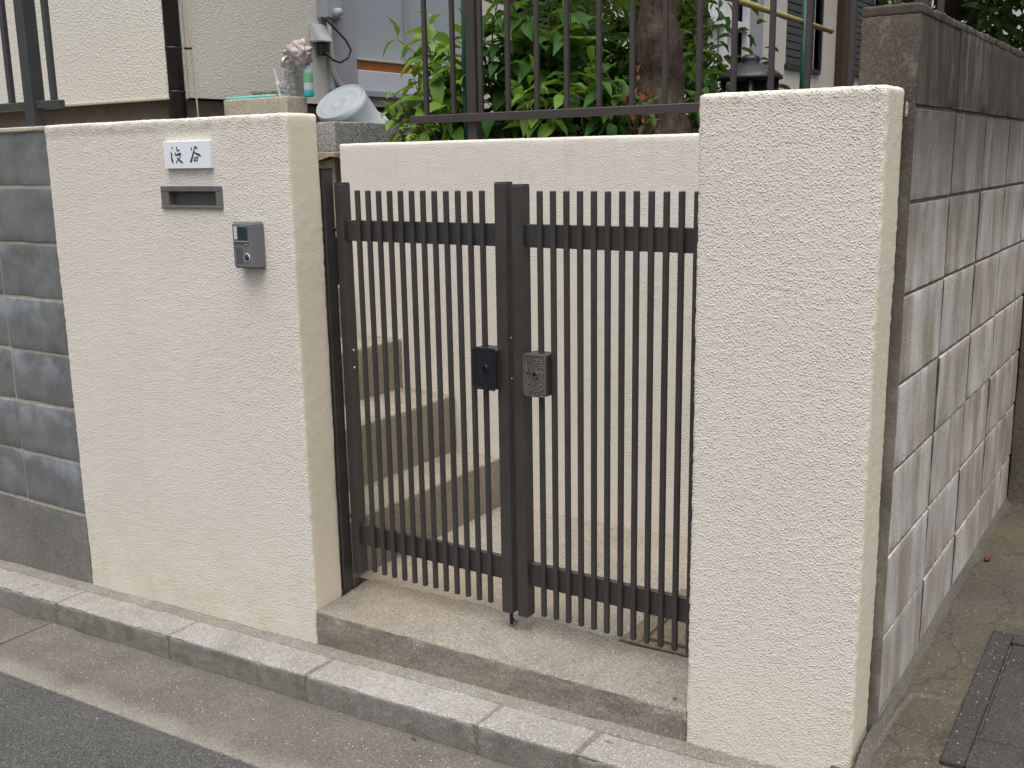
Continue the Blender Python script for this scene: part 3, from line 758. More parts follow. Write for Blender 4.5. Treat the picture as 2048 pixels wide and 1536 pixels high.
def lock(o, O, x0, x1, z0, z1, mat, motif):
    y0 = GY-.026
    L = box('lock_case', x0+.002, x1-.001, y0+.007, GY+.034, z0+.003, z1-.003, 'gate', o, .002, 1, O)
    bm = bmesh.new(); addbox(bm, x0-O[0], x1-O[0], y0-O[1], y0+.006-O[1], z0-O[2], z1-O[2], 0)
    es = [e for e in bm.edges if abs((e.verts[0].co-e.verts[1].co).y) > .003]
    bmesh.ops.bevel(bm, geom=es, offset=.008, segments=2, affect='EDGES')
    P = link('lock_plate', me_bm(bm), mat, o)
    bm = bmesh.new(); random.seed(21)
    # rim and cast relief
    for a, b, c, d in ((x0+.004, x1-.004, z1-.005, z1-.003), (x0+.004, x1-.004, z0+.003, z0+.005), (x0+.002, x0+.004, z0+.006, z1-.006), (x1-.004, x1-.002, z0+.006, z1-.006)):
        addbox(bm, a-O[0], b-O[0], y0-.0012-O[1], y0+.001-O[1], c-O[2], d-O[2], .0004)
    zz = z0+.009
    while zz < z1-.012:
        xx = x0+.007
        while xx < x1-.010:
            ww, hh = random.choice(((.003, .006), (.006, .0025), (.0035, .0035), (.008, .0025), (.0025, .007)))
            if random.random() < .72 and not (motif and xx < x0+.030 and zz > z0+.060):
                addbox(bm, xx-O[0], xx+ww-O[0], y0-random.uniform(.0008, .0018)-O[1], y0+.001-O[1], zz-O[2], zz+hh-O[2], .0003)
            xx += ww+.0024
        zz += .0066
    link('cast_relief', me_bm(bm), mat+'_relief', P)
    xc = (x0+x1)/2+.004; zc = (z0+z1)/2+.002
    M = Matrix.Translation((xc-O[0], y0-O[1], zc-O[2])) @ Matrix.Rotation(R(90), 4, 'X')
    kh = lathe('key_ring', [(.0075, .003), (.0095, .0038), (.0105, .002), (.0105, -.002)], mat, P, 20, M=M)
    lathe('key_hole', [(0, .001), (.0075, .0012), (.0076, -.002)], 'black', P, 16, M=M)
    if motif:      # rounded raised badge with four upright capitals
        bm = bmesh.new(); bx, bz = x0+.0195, z0+.079
        addbox(bm, bx-.0085-O[0], bx+.0085-O[0], y0-.0026-O[1], y0+.001-O[1], bz-.019-O[2], bz+.019-O[2], 0)
        bmesh.ops.bevel(bm, geom=[e for e in bm.edges if abs((e.verts[0].co-e.verts[1].co).y) > .002], offset=.007, segments=4, affect='EDGES')
        B = link('badge', me_bm(bm), 'lock_grey_relief', P)
        cu = bpy.data.curves.new('badge_lettering', 'FONT'); cu.body = 'GOAL'; cu.size = .0125; cu.extrude = .0006; cu.align_x = 'CENTER'; cu.align_y = 'CENTER'
        t0 = bpy.data.objects.new('lettering_source', cu); col.objects.link(t0); bpy.context.view_layer.update()
        lm = bpy.data.meshes.new_from_object(t0.evaluated_get(bpy.context.evaluated_depsgraph_get())); bpy.data.objects.remove(t0)
        lm.materials.clear(); t = link('lettering', lm, 'black', P)
        t.matrix_local = Matrix.Translation((bx-O[0], y0-.0028-O[1], bz-O[2])) @ Matrix.Rotation(R(90), 4, 'X') @ Matrix.Rotation(R(-90), 4, 'Z')
    return L
lock(gl, OL, -.2880, -.2065, .8985, 1.0180, 'lock_black', False)
lock(gr, OR, -.1180, -.0455, .8960, 1.0160, 'lock_grey', True)
# rivets on the hinge stile, floor bolt on the meeting stile
for z in (.960, .905):
    M = Matrix.Translation((-.767-OL[0], GY+.016-OL[1], z-OL[2])) @ Matrix.Rotation(R(90), 4, 'Y')
    lathe('rivet', [(0, .0025), (.003, .002), (.0045, 0), (.0045, -.002)], 'chrome', gl, 12, M=M)
for z in (1.045, .930):
    M = Matrix.Translation((-.1808-OL[0], GY+.012-OL[1], z-OL[2])) @ Matrix.Rotation(R(90), 4, 'Y')
    lathe('screw', [(0, .0015), (.003, .001), (.0035, -.001)], 'chrome', gl, 10, M=M)
tube('drop_bolt', [(-.196, GY+.012, .245), (-.196, GY+.012, .193)], .0055, 'gate_dark', gl, 10, OL)
tube('bolt_handle', [(-.196, GY+.012, .214), (-.172, GY-.004, .213), (-.166, GY-.006, .213)], .0035, 'gate_dark', gl, 8, OL)

# ================================================================== FENCES
FY = 1.165
gf = thing('garden_fence', (-.3, FY, 1.6), 'brown bar fence on the garden wall in front of the shrubs', 'fence')
O = (-.3, FY, 1.6)
box('bottom_rail', -1.298, .735, FY-.013, FY+.020, 1.673, 1.703, 'fence', gf, .003, 1, O)
box('top_rail', -1.298, .735, FY-.013, FY+.020, 2.42, 2.45, 'fence', gf, .003, 1, O)
bm = bmesh.new(); addbox(bm, -.0085, .0085, -.0085, .0085, 1.7032-1.6, 2.4198-1.6, .002); fb = me_bm(bm)
for x in (-1.2205, -1.0875, -.958, -.835, -.708, -.582, -.450, -.320, -.196, -.072, .049, .176, .294, .430, .56, .68):
    link('bar', fb, 'fence', gf, (x+.3, .003, 0))
for x in (-1.019, .62): box('post', x-.022, x+.022, FY+.021, FY+.061, 1.58, 2.44, 'fence', gf, .003, 1, O)
lf = thing('street_fence', (-2.6, .065, 1.66), 'dark bar fence on top of the block wall before the house', 'fence')
O = (-2.6, .065, 1.66)
box('bottom_rail', -3.9, -1.957, .050, .082, 1.7275, 1.7555, 'fence_dark', lf, .003, 1, O)
box('top_rail', -3.9, -1.957, .050, .082, 2.46, 2.49, 'fence_dark', lf, .003, 1, O)
bm = bmesh.new(); addbox(bm, -.012, .012, -.0085, .0085, 1.7557-1.66, 2.4598-1.66, .002); fb2 = me_bm(bm)
for i in range(14):
    x = -1.994-.1265*i
    if i % 8 == 1: continue
    link('bar', fb2, 'fence_dark', lf, (x+2.6, 0, 0))
for x in (-2.112, -3.13): box('post', x-.026, x+.026, .040, .092, 1.60, 2.495, 'fence_dark', lf, .003, 1, O)

# ================================================================== HOUSE
HX, HY, HB = -2.5, 1.08, 1.825
house = thing('house', (-5, 6, 1.4), 'cream stucco house rising behind the walls and the garden', 'house')
O = (-5, 6, 1.4)
def hb(name, x0, x1, y0, y1, z0, z1, mat, parent=house, b=.003): return box(name, x0, x1, y0, y1, z0, z1, mat, parent, b, 1, O)
HT = 5.4
# side wall built round its openings (y0,y1,z0,z1)
ops = [(2.19, 3.25, 2.05, 3.60), (3.75, 4.75, 2.05, 3.2), (6.05, 6.55, 2.1, 3.6), (6.78, 8.20, 1.95, 3.9), (8.92, 9.99, 2.46, 3.9), (11.05, 12.4, 2.52, 3.9)]
yy = HY
for (a, b, c, d) in ops:
    hb('wall', HX-.12, HX, yy, a, HB, HT, 'stucco_house', b=0)
    hb('wall', HX-.12, HX, a, b, HB, c, 'stucco_house', b=0)
    hb('wall', HX-.12, HX, a, b, d, HT, 'stucco_house', b=0)
    yy = b
hb('wall', HX-.12, HX, yy, 14.0, HB, HT, 'stucco_house', b=0)
hb('wall', -10, HX-.0005, HY-.12, HY-.0005, HB-.008, HT, 'stucco_house', b=.004)
hb('wall', -10, -9.88, HY, 14.0, HB, HT, 'stucco_house', b=0)
hb('wall', -9.87, HX-.121, 13.88, 14.0, HB, HT, 'stucco_house', b=0)
hb('foundation', -9.9, HX-.03, HY-.085, 13.95, 1.2, HB-.009, 'foundation', b=0)
hb('drip_mould', -10, HX+.004, HY-.128, HY-.112, HB-.014, HB-.002, 'conduit', b=.002)
hb('floor', -9.9, HX-.13, HY+.01, 13.85, HB-.005, HB+.05, 'foundation', b=0)
hb('roof', -10.6, HX+.55, HY-.7, 14.6, HT, HT+.25, 'roof', b=.02)
# bay with frosted window by the yard
w = hb('window', HX-.10, HX-.06, 2.19, 3.25, 2.05, 3.60, 'frosted', b=0)
hb('jamb', HX-.005, HX+.035, 1.985, 2.19, 1.885, 3.65, 'grey_frame', w, .012)
hb('glazing_bar', HX-.062, HX-.04, 2.69, 2.73, 2.066, 3.60, 'grey_frame', w)
hb('sill', HX-.058, HX+.02, 2.191, 3.26, 2.060, 2.072, 'conduit', w)
hb('timber_rail', HX-.058, HX+.012, 2.191, 3.26, 2.010, 2.0595, 'orange_board', w)
hb('apron_board', HX+.001, HX+.030, 2.191, 3.26, 1.905, 2.0095, 'white_board', w)
hb('apron_drip', HX+.001, HX+.045, 2.191, 3.26, 1.872, 1.9045, 'grey_frame', w)
# louvred windows seen between the leaves
def louvre(a, b, c, d):
    w = hb('louvre_window', HX-.11, HX-.09, a, b, c, d, 'dark_glass', b=0)
    hb('frame', HX-.03, HX+.03, a-.05, a, c-.05, d+.05, 'brown', w); hb('frame', HX-.03, HX+.03, b, b+.05, c-.05, d+.05, 'brown', w)
    z = c+.02
    while z < d-.03:
        bm = bmesh.new(); addbox(bm, -.03, .03, a-O[1], b-O[1], -.004, .004)
        bm.transform(Matrix.Translation((HX-.03-O[0], 0, z-O[2])) @ Matrix.Rotation(R(35), 4, 'Y'))
        link('slat', me_bm(bm), 'shutter', w); z += .055
louvre(3.75, 4.75, 2.05, 3.2); louvre(6.05, 6.55, 2.1, 3.6)
hb('corner_post', HX+.001, HX+.06, 6.60, 6.75, HB, HT, 'brown')
# tall white window
w = hb('white_window', HX-.11, HX-.10, 6.78, 8.20, 1.95, 3.9, 'dark_glass', b=0)
for i in range(24):
    y = 6.80+i*.044
    if y > 7.72: break
    hb('curtain_fold', HX-.095, HX-.080-(i % 2)*.006, y, y+.040, 2.0, 3.9, 'curtain', w, .004)
for y in (6.78, 7.30, 7.86): hb('mullion', HX-.07, HX-.01, y, y+.055, 1.95, 3.9, 'white_frame', w)
hb('transom', HX-.069, HX-.005, 6.836, 7.859, 2.69, 2.765, 'white_frame', w); hb('transom', HX-.069, HX-.005, 6.836, 7.859, 1.96, 2.03, 'white_frame', w)
hb('jamb', HX-.07, HX+.02, 7.916, 8.20, 1.95, 3.9, 'grey_frame', w)
# shuttered windows
def shut(a, b, c, d):
    w = hb('shutter_window', HX-.09, HX-.06, a, b, c, d, 'shutter', b=0)
    z = c+.02
    while z < d-.05:
        hb('slat', HX-.061, HX-.045, a+.03, b-.03, z, z+.07, 'shutter', w, .006); z += .078
    hb('frame', HX-.05, HX+.03, a-.03, b+.03, c-.05, c, 'black', w); hb('frame', HX-.05, HX+.03, b, b+.05, c, d, 'black', w)
shut(8.92, 9.99, 2.46, 3.9); shut(11.05, 12.4, 2.52, 3.9)
hb('downpipe', HX+.001, HX+.09, 10.62, 10.95, 1.5, HT, 'brown')
# downpipe at the street corner
dp = tube('downpipe', [(-2.496, 1.005, 1.5), (-2.496, 1.005, HT)], .038, 'black', house, 20, O)
for z in (1.845, 2.03): lathe('collar', [(.0385, z-.006-O[2]), (.0405, z-.005-O[2]), (.0405, z+.005-O[2]), (.0385, z+.006-O[2])], 'black', dp, 20, loc=(-2.496-O[0], 1.005-O[1], 0))
tube('bracket', [(-2.45, 1.03, 2.03), (-2.425, 1.05, 2.03)], .005, 'black', dp, 8, O)
tube('thin_wire', [(-2.435, 1.07, 1.5), (-2.445, 1.072, 1.8), (-2.46, 1.075, 2.0), (-2.47, 1.075, 3.0)], .004, 'conduit', house, 6, O)

# meter box, socket hood, conduit and loop of cable on the side wall
mb = thing('meter_box', (-2.47, 1.98, 2.25), 'pale grey electric box high on the house wall', 'electric box')
OM = (-2.47, 1.98, 2.25)
box('case', HX+.001, HX+.07, 1.93, 2.05, 2.245, 2.55, 'grey_frame', mb, .006, 2, OM)
tube('dial', [(HX+.07, 1.995, 2.275), (HX+.10, 1.99, 2.272)], .022, 'pale_plastic', mb, 16, OM)
sh = thing('socket_hood', (-2.46, 1.91, 2.13), 'white weatherproof socket hood with a black plug on the house wall', 'socket')
OS = (-2.46, 1.91, 2.13)
bm = bmesh.new(); addbox(bm, HX+.001-OS[0], HX+.08-OS[0], 1.865-OS[1], 1.955-OS[1], 2.125-OS[2], 2.215-OS[2], 0)
for v in bm.verts:
    if v.co.x > 0 and v.co.z > 0: v.co.x -= .05
bmesh.ops.bevel(bm, geom=list(bm.edges), offset=.006, segments=2, affect='EDGES')
link('hood', me_bm(bm), 'pale_plastic', sh)
box('plug', HX+.02, HX+.06, 1.89, 1.94, 2.06, 2.124, 'black', sh, .008, 2, OS)
cp = [(-2.44, 1.90, 2.245), (-2.43, 1.935, 2.225), (-2.42, 1.985, 2.185), (-2.41, 2.04, 2.14), (-2.405, 2.068, 2.095), (-2.41, 2.05, 2.055), (-2.42, 2.0, 2.03), (-2.43, 1.955, 2.04), (-2.44, 1.92, 2.075)]
o = tube('cable', cp, .0055, 'cable', None, 8); tag(o, 'black cable looping from the electric box to the socket hood', 'cable')
o = tube('conduit', [(-2.455, 1.965, 2.24), (-2.455, 1.972, 2.09), (-2.455, 1.982, 1.995), (-2.45, 2.015, 1.93), (-2.44, 2.07, 1.88), (-2.44, 2.09, 1.80)], .0135, 'conduit', None, 10)
tag(o, 'beige conduit running down the house wall behind the bucket', 'conduit')

# ================================================================== TAP STAND AND WASH THINGS
sk = thing('wash_basin', (-2.2, 1.25, 1.45), 'cream concrete wash basin behind the stucco panel', 'basin')
O = (-2.2, 1.25, 1.45)
me = rough_box(-2.385, -1.985, 1.17, 1.29, 1.72, 1.812, .006, .02, .001, 40)
for v in me.vertices: v.co -= Vector(O)
link('rim', me, 'sink', sk); box('leg', -2.37, -2.30, 1.18, 1.28, 1.448, 1.7195, 'sink', sk, .004, 1, O); box('leg', -2.08, -2.0, 1.18, 1.28, 1.448, 1.7195, 'sink', sk, .004, 1, O)
tp = thing('tap_post', (-2.08, 1.34, 1.45), 'speckled terrazzo tap post standing by the house wall', 'tap post')
O = (-2.08, 1.34, 1.45)
me = rough_box(-2.125, -2.060, 1.302, 1.375, 1.452, 2.005, .004, .02, .001, 40)
for v in me.vertices: v.co -= Vector(O)
link('shaft', me, 'granite', tp)
box('cap', -2.128, -2.057, 1.299, 1.378, 2.0052, 2.022, 'sink', tp, .005, 2, O)
tube('tap', [(-2.075, 1.303, 1.985), (-2.07, 1.27, 1.985), (-2.068, 1.245, 1.97), (-2.068, 1.243, 1.94)], .010, 'chrome', tp, 10, O)
# crumpled bag over the tap
bm = bmesh.new(); bmesh.ops.create_icosphere(bm, subdivisions=4, radius=1)
for v in bm.verts:
    n_ = mnoise.noise(v.co*1.7)*.45+mnoise.noise(v.co*4.5)*.22-abs(mnoise.noise(v.co*7.5))*.22
    v.co = Vector((v.co.x*.068, v.co.y*.034, v.co.z*.052))*(1+n_)
    if v.co.z > .02: v.co.x -= .018
o = link('net_bag', me_bm(bm, smooth=True), 'pink', None, (-1.972, 1.262, 1.998)); tag(o, 'crumpled pinkish bag hanging over the tap post', 'bag')
# hanging squeeze bottle
sb = thing('detergent_bottle', (-1.957, 1.28, 1.81), 'upright clear detergent bottle with green label hanging by the tap post', 'bottle')
lathe('body', [(0, 0), (.019, .002), (.021, .03), (.0205, .10), (.018, .125), (.010, .135)], 'bottle', sb, 20)
lathe('label_band', [(.0212, .062), (.0215, .064), (.0213, .100), (.0208, .102)], 'label_green', sb, 20)
lathe('base_band', [(0, -.0005), (.0205, .001), (.0218, .006), (.0220, .028), (.0215, .030)], 'teal', sb, 20)
lathe('cap', [(.0105, .1352), (.0115, .137), (.0105, .165), (.006, .172), (0, .172)], 'blue', sb, 16)
# brushes on the basin
def brush(name, label, x, y, z, L, hmat, bmat, rz, tilt=0, bw=.02):
    o = thing(name, (x, y, z), label, 'brush'); o.rotation_euler = (0, tilt, rz)
    bm = bmesh.new(); addtube(bm, [(-L*.5, 0, .008), (-L*.1, 0, .009), (L*.05, 0, .010)], [.006, .007, .010], 8)
    addbox(bm, 0.0, L*.5, -.016, .016, .004, .016, .004)
    link('handle', me_bm(bm, smooth=False), hmat, o)
    bm = bmesh.new(); random.seed(4)
    for i in range(160):
        a = Vector((random.uniform(.005, L*.48), random.uniform(-.014, .014), .015)); d = Vector((random.uniform(-.5, .5), random.uniform(-.6, .6), 1))*random.uniform(.6, 1)*bw
        addtube(bm, [a, a+d], [.0012, .0006], 4, False)
    tuft = link('bristles', me_bm(bm), bmat, o); tuft['kind'] = 'stuff'
    return o
brush('scrub_brush', 'aqua handled scrubbing brush with brown bristles on the wash basin', -2.245, 1.215, 1.811, .30, 'aqua', 'bristle', R(5), 0, .018)
brush('deck_brush', 'white bristled brush leaning against the terrazzo tap post', -2.10, 1.225, 1.872, .13, 'pale_plastic', 'scrubber', R(20), R(78), .036)

# upturned bucket
bk = thing('bucket', (-2.07, 1.66, 1.60), 'grey plastic bucket tipped upside down behind the low wall', 'bucket')
ax = Vector((.03, -.66, .75)).normalized()
Q = Vector((0, 0, 1)).rotation_difference(ax).to_matrix().to_4x4()
Mb = Matrix.Translation(Vector((0, -.06, .205))) @ Q
H = .185
lathe('body', [(.112, .0), (.120, .001), (.1225, .006), (.126, -.03), (.138, -H), (.148, -H-.003), (.148, -H+.012), (.142, -H+.014)], 'bucket', bk, 48, M=Mb)
lathe('base', [(0, -.0022), (.026, -.0022), (.028, -.0012), (.036, -.0012), (.038, -.0022), (.086, -.0026), (.089, -.0014), (.098, -.0014), (.101, -.0024), (.112, -.0005)], 'bucket', bk, 48, M=Mb)
hp = [Mb @ Vector((.152*math.cos(t), .152*math.sin(t), -H-.004-.02*math.sin((t+1.6)*1))) for t in lin(-1.4, 1.4, 14)]
bm = bmesh.new(); addtube(bm, hp, .006, 8); link('bail_handle', me_bm(bm, smooth=True), 'pale_plastic', bk)

# ================================================================== GARDEN FURNITURE
lt = thing('garden_lantern', (-.215, 2.0, 1.53), 'black iron garden lantern with a domed cap behind the fence', 'lantern')
lathe('cap', [(.0, .395), (.018, .394), (.035, .386), (.040, .372), (.034, .362), (.046, .358), (.085, .340), (.118, .318), (.130, .305), (.130, .296), (.120, .294), (.070, .300), (0, .30)], 'lantern', lt, 28)
lathe('body', [(0, .02), (.06, .02), (.072, .04), (.078, .15), (.070, .29), (0, .29)], 'lantern', lt, 8)
for t in (.4, 1.97, 3.54, 5.11): tube('leg', [(.10*math.cos(t), .10*math.sin(t), 0), (.104*math.cos(t), .104*math.sin(t), .296)], .011, 'lantern', lt, 8)
lathe('base', [(0, 0), (.125, 0), (.125, .018), (.07, .025), (0, .025)], 'lantern', lt, 24)
o = tube('plant_stake', [(-.176, 2.53, 1.5), (-.176, 2.53, 2.20)], .0125, 'green_pole', None, 10); tag(o, 'green coated stake under the bamboo pole', 'stake')
o = tube('plant_stake', [(-1.12, 1.29, 1.5), (-1.12, 1.29, 2.5)], .0105, 'green_pole', None, 10); tag(o, 'dark green stake among the leaves at the fence end', 'stake')
bmb = bmesh.new(); n_ = 8
pts = [(-.188, 1.35+(2.95-1.35)*i/40, 2.106-.012*i/40) for i in range(41)]
addtube(bmb, pts, [.0115 if i % 8 else .0135 for i in range(41)], 10)
o = link('bamboo_pole', me_bm(bmb, smooth=True), 'bamboo'); tag(o, 'yellow bamboo pole lying across the green stake', 'pole')

# ================================================================== PLANTS
def leaf_mesh(L=1.0, W=.45, droop=.25, fold=.12, n=7, tip=.12, serr=0):
    V = []; F = []
    for i in range(n+1):
        t = i/n
        w = W*.5*(math.sin(math.pi*min(1, t**.75*1.0))**.8)*(1-.15*t) if 0 < t < 1 else .0
        if t > .85: w *= .75
        z = -droop*t*t+.10*math.sin(t*math.pi)*.4
        if i in (0, n): V.append((L*t, 0, z)); continue
        wv = .02*math.sin(i*2.1)
        V += [(L*t, -w, z+fold*w*2+wv), (L*t, 0, z), (L*t, w, z+fold*w*2-wv)]
    def r(i): return 1+3*(i-1)
    F.append((0, r(1), r(1)+1)); F.append((0, r(1)+1, r(1)+2))
    for i in range(1, n-1):
        a, b = r(i), r(i+1)
        F.append((a, b, b+1, a+1)); F.append((a+1, b+1, b+2, a+2))
    e = len(V)-1; a = r(n-1); F.append((a, e, a+1)); F.append((a+1, e, a+2))
    me = bpy.data.meshes.new('leaf'); me.from_pydata(V, [], F); me.update()
    for p in me.polygons: p.use_smooth = True
    return me
LV = [leaf_mesh(1, .46, .30, .22), leaf_mesh(1, .42, .12, .30), leaf_mesh(1, .50, .50, .16)]
LN = [leaf_mesh(1, .42, .25, .2), leaf_mesh(1, .38, .45, .3)]
def leafset(base, mat):
    out = []
    for m in base:
        c = m.copy(); c.materials.clear(); c.materials.append(MAT[mat]); out.append(c)
    return out
LM = {'light': leafset(LV, 'leaf_light'), 'mid': leafset(LV, 'leaf_mid'), 'dark': leafset(LV, 'leaf_dark'), 'narrow': leafset(LN, 'leaf_light'), 'red': leafset(LV, 'leaf_red')}
def leaf_matrix(p, d, s, roll=0, w=1):
    d = d.normalized(); x = d
    up = Vector((0, 0, 1))
    y = up.cross(x)
    if y.length < .05: y = Vector((0, 1, 0))
    y.normalize(); z = x.cross(y)
    M = Matrix((x, y, z)).transposed().to_4x4() @ Matrix.Rotation(roll, 4, 'X') @ Matrix.Diagonal((s, s*w, s, 1))
    M.translation = p
    return M
def shrub(name, base, stems, kind, label, size=(.07, .12), step=.07, seed=0, group='garden shrubs', droop=.5):
    """stems: list of end points (world); leaves in opposite pairs along each stem"""
    random.seed(seed); B = Vector(base); o = thing(name, base, label, 'shrub', group)
    for e in stems:
        E = Vector(e)-B; n = max(4, int(E.length/.06))
        bow = Vector((random.uniform(-.06, .06), random.uniform(-.06, .06), 0))
        P = [E*(i/n)+bow*math.sin(math.pi*i/n)+Vector((0, 0, .10*E.length*math.sin(math.pi*i/n))) for i in range(n+1)]
        bm = bmesh.new(); addtube(bm, P, [.006*(1-.75*i/n) for i in range(n+1)], 6)
        link('stem', me_bm(bm, smooth=True), 'twig', o)
        tot = E.length; k = int(tot*.85/step); ph = random.random()*3
        for i in range(k+1):
            t = 1-(i*step)/tot
            if t < .12: break
            j = min(n-1, int(t*n)); f = t*n-j; p = P[j].lerp(P[j+1], f); d = (P[j+1]-P[j]).normalized()
            a = Vector((0, 0, 1)) if abs(d.z) < .95 else Vector((1, 0, 0))
            u = d.cross(a).normalized(); v = d.cross(u); ph += 1.57+random.uniform(-.3, .3)
            for sgn in (1, -1):
                side = (u*math.cos(ph)+v*math.sin(ph))*sgn
                dd = side+d*(.35+.9*max(0, t-.8)*3)+Vector((0, 0, -droop*random.uniform(.2, 1.2)))
                s = random.uniform(size[0]*.75, size[1]*1.05)*(1 if t < .85 else .65)
                lo = link('leaf', random.choice(LM[kind]), None, o)
                lo.matrix_local = leaf_matrix(p+side*.006, dd, s, random.uniform(-.5, .5), random.uniform(.85, 1.15))
    return o
def pts(spec): return spec
# fresh green shrub leaning out past the end of the fence
shrub('leafy_shrub', (-1.30, 1.42, 1.53), [(-1.52, 1.36, 2.03), (-1.46, 1.40, 1.94), (-1.40, 1.32, 1.86), (-1.36, 1.36, 2.08), (-1.42, 1.45, 2.12), (-1.24, 1.34, 1.98), (-1.22, 1.42, 2.10), (-1.30, 1.30, 1.80), (-1.16, 1.36, 1.86), (-1.33, 1.40, 1.93), (-1.10, 1.44, 2.03), (-1.40, 1.30, 1.78), (-1.26, 1.28, 1.90), (-1.18, 1.30, 1.78), (-1.34, 1.34, 2.00), (-1.14, 1.34, 1.96)], 'narrow', 'fresh light green shrub leaning out past the end of the fence', (.09, .165), .06, 2)
shrub('leafy_shrub', (-1.38, 1.30, 1.53), [(-1.47, 1.22, 1.76), (-1.42, 1.20, 1.70), (-1.34, 1.19, 1.66), (-1.22, 1.20, 1.66), (-1.28, 1.22, 1.72), (-1.45, 1.24, 1.80), (-1.38, 1.2, 1.64)], 'light', 'small bright green shoots spilling over the garden wall end', (.055, .095), .05, 3)
shrub('leafy_shrub', (-.92, 1.62, 1.53), [(-1.02, 1.36, 2.12), (-.86, 1.38, 2.16), (-.80, 1.40, 1.98), (-.95, 1.34, 1.88), (-.72, 1.42, 1.84), (-.88, 1.50, 2.30), (-1.08, 1.46, 2.28), (-.70, 1.40, 2.12), (-.92, 1.46, 2.02), (-1.02, 1.52, 2.00), (-.78, 1.60, 2.30)], 'mid', 'broad leaved green shrub with large drooping leaves behind the fence', (.12, .185), .085, 4)
shrub('leafy_shrub', (-.82, 1.42, 1.53), [(-.86, 1.27, 1.74), (-.76, 1.27, 1.80), (-.68, 1.28, 1.74), (-.80, 1.30, 1.84), (-.90, 1.30, 1.80), (-.66, 1.32, 1.80)], 'light', 'low green shrub with broad pale leaves at the foot of the fence', (.09, .14), .07, 5)
shrub('leafy_shrub', (-.55, 1.46, 1.53), [(-.62, 1.28, 1.76), (-.52, 1.30, 1.80), (-.42, 1.32, 1.74), (-.56, 1.36, 1.88), (-.46, 1.30, 1.68), (-.36, 1.36, 1.70), (-.60, 1.40, 1.92)], 'mid', 'green shrub with pointed leaves beside the tree trunk', (.08, .13), .06, 6)
shrub('leafy_shrub', (-.62, 1.95, 1.53), [(-.75, 1.75, 2.25), (-.60, 1.78, 2.20), (-.88, 1.85, 2.34), (-.66, 1.85, 2.38), (-.52, 1.80, 2.05), (-.95, 1.9, 2.2), (-.70, 1.75, 1.98)], 'dark', 'dark leaved shrub deeper in the garden left of the trunk', (.10, .16), .07, 7)
shrub('leafy_shrub', (-.42, 1.40, 1.53), [(-.44, 1.30, 1.80), (-.36, 1.30, 1.84), (-.38, 1.28, 1.72), (-.30, 1.33, 1.76), (-.33, 1.31, 1.68)], 'red', 'small reddish leaved shrub growing at the foot of the trunk', (.025, .05), .03, 8)
shrub('leafy_shrub', (-.27, 1.75, 1.53), [(-.31, 1.66, 1.98), (-.24, 1.62, 1.78), (-.27, 1.56, 1.74), (-.33, 1.66, 1.88)], 'mid', 'green leafy shoots growing right of the tree trunk', (.06, .10), .05, 9)

shrub('leafy_shrub', (-1.12, 1.78, 1.53), [(-1.16, 1.58, 2.10), (-1.04, 1.56, 1.96), (-1.10, 1.62, 2.24), (-1.00, 1.55, 1.78), (-1.14, 1.52, 1.78), (-1.20, 1.66, 1.92), (-1.02, 1.6, 2.12), (-1.08, 1.5, 1.68)], 'mid', 'green shrub right behind the fence post', (.10, .15), .065, 14)
shrub('leafy_shrub', (-1.10, 1.56, 1.53), [(-1.06, 1.36, 1.75), (-1.02, 1.36, 1.90), (-1.08, 1.38, 2.05), (-1.00, 1.38, 2.18), (-1.10, 1.40, 1.68), (-1.04, 1.42, 1.98)], 'mid', 'green shrub with wide leaves just right of the fence post', (.11, .17), .075, 15)
# tree with a thick trunk
tr = thing('garden_tree', (-.365, 1.52, 1.5), 'tree with a thick brown trunk standing behind the fence', 'tree')
bm = bmesh.new(); tp_ = []; rr = []
for i in range(90):
    t = i/89; z = 2.3*t
    tp_.append((.0-.03*math.sin(t*4)-.06*t, .08*t, z)); rr.append(.096-.030*min(1, t*2.6)+.010*math.sin(i*.46)*(1-t)+.03*max(0, .25-t))
addtube(bm, tp_, rr, 36)
for v in bm.verts:
    v.co += Vector((v.co.x-(-.03), v.co.y, 0)).normalized()*(mnoise.noise(v.co*14)*.016+mnoise.noise(v.co*35)*.009)
link('trunk', me_bm(bm, smooth=True), 'bark', tr)
def leaf_mass(name, parent, n, fn, size, kind, seed, mat, w=.45):
    """many small separate leaves in one mesh"""
    rng = random.Random(seed); V = []; F = []
    src = LV[1]; sv = [v.co.copy() for v in src.vertices]; sf = [tuple(p.vertices) for p in src.polygons]
    for i in range(n):
        p = fn(rng)
        d = Vector((rng.uniform(-1, 1), rng.uniform(-1, 1), rng.uniform(-.9, .5)))
        M = leaf_matrix(p, d, rng.uniform(*size), rng.uniform(-.8, .8), rng.uniform(.8, 1.1)); b = len(V)
        V += [M @ c for c in sv]; F += [tuple(b+q for q in f) for f in sf]
    me = bpy.data.meshes.new(name); me.from_pydata(V, [], F); me.update()
    o = link(name, me, mat, parent)
    return o
for a in ((.6, .5, 3.1), (-.7, .4, 3.2), (.1, -.5, 3.3), (.5, -.4, 3.0)):
    tube('limb', [(-.08, .08, 2.0), (a[0]*.5, a[1]*.5+.05, 2.6), a], [.05, .035, .012], 'bark', tr, 8)
def crown(r):
    while True:
        q = Vector((r.uniform(-1, 1), r.uniform(-1, 1), r.uniform(-1, 1)))
        if q.length < 1 and mnoise.noise(q*2.6) > -.12: return Vector((q.x*1.2, .25+q.y*.9, 3.1+q.z*.75))
cr = leaf_mass('crown', tr, 2600, crown, (.06, .10), None, 3, 'leaf_mid')

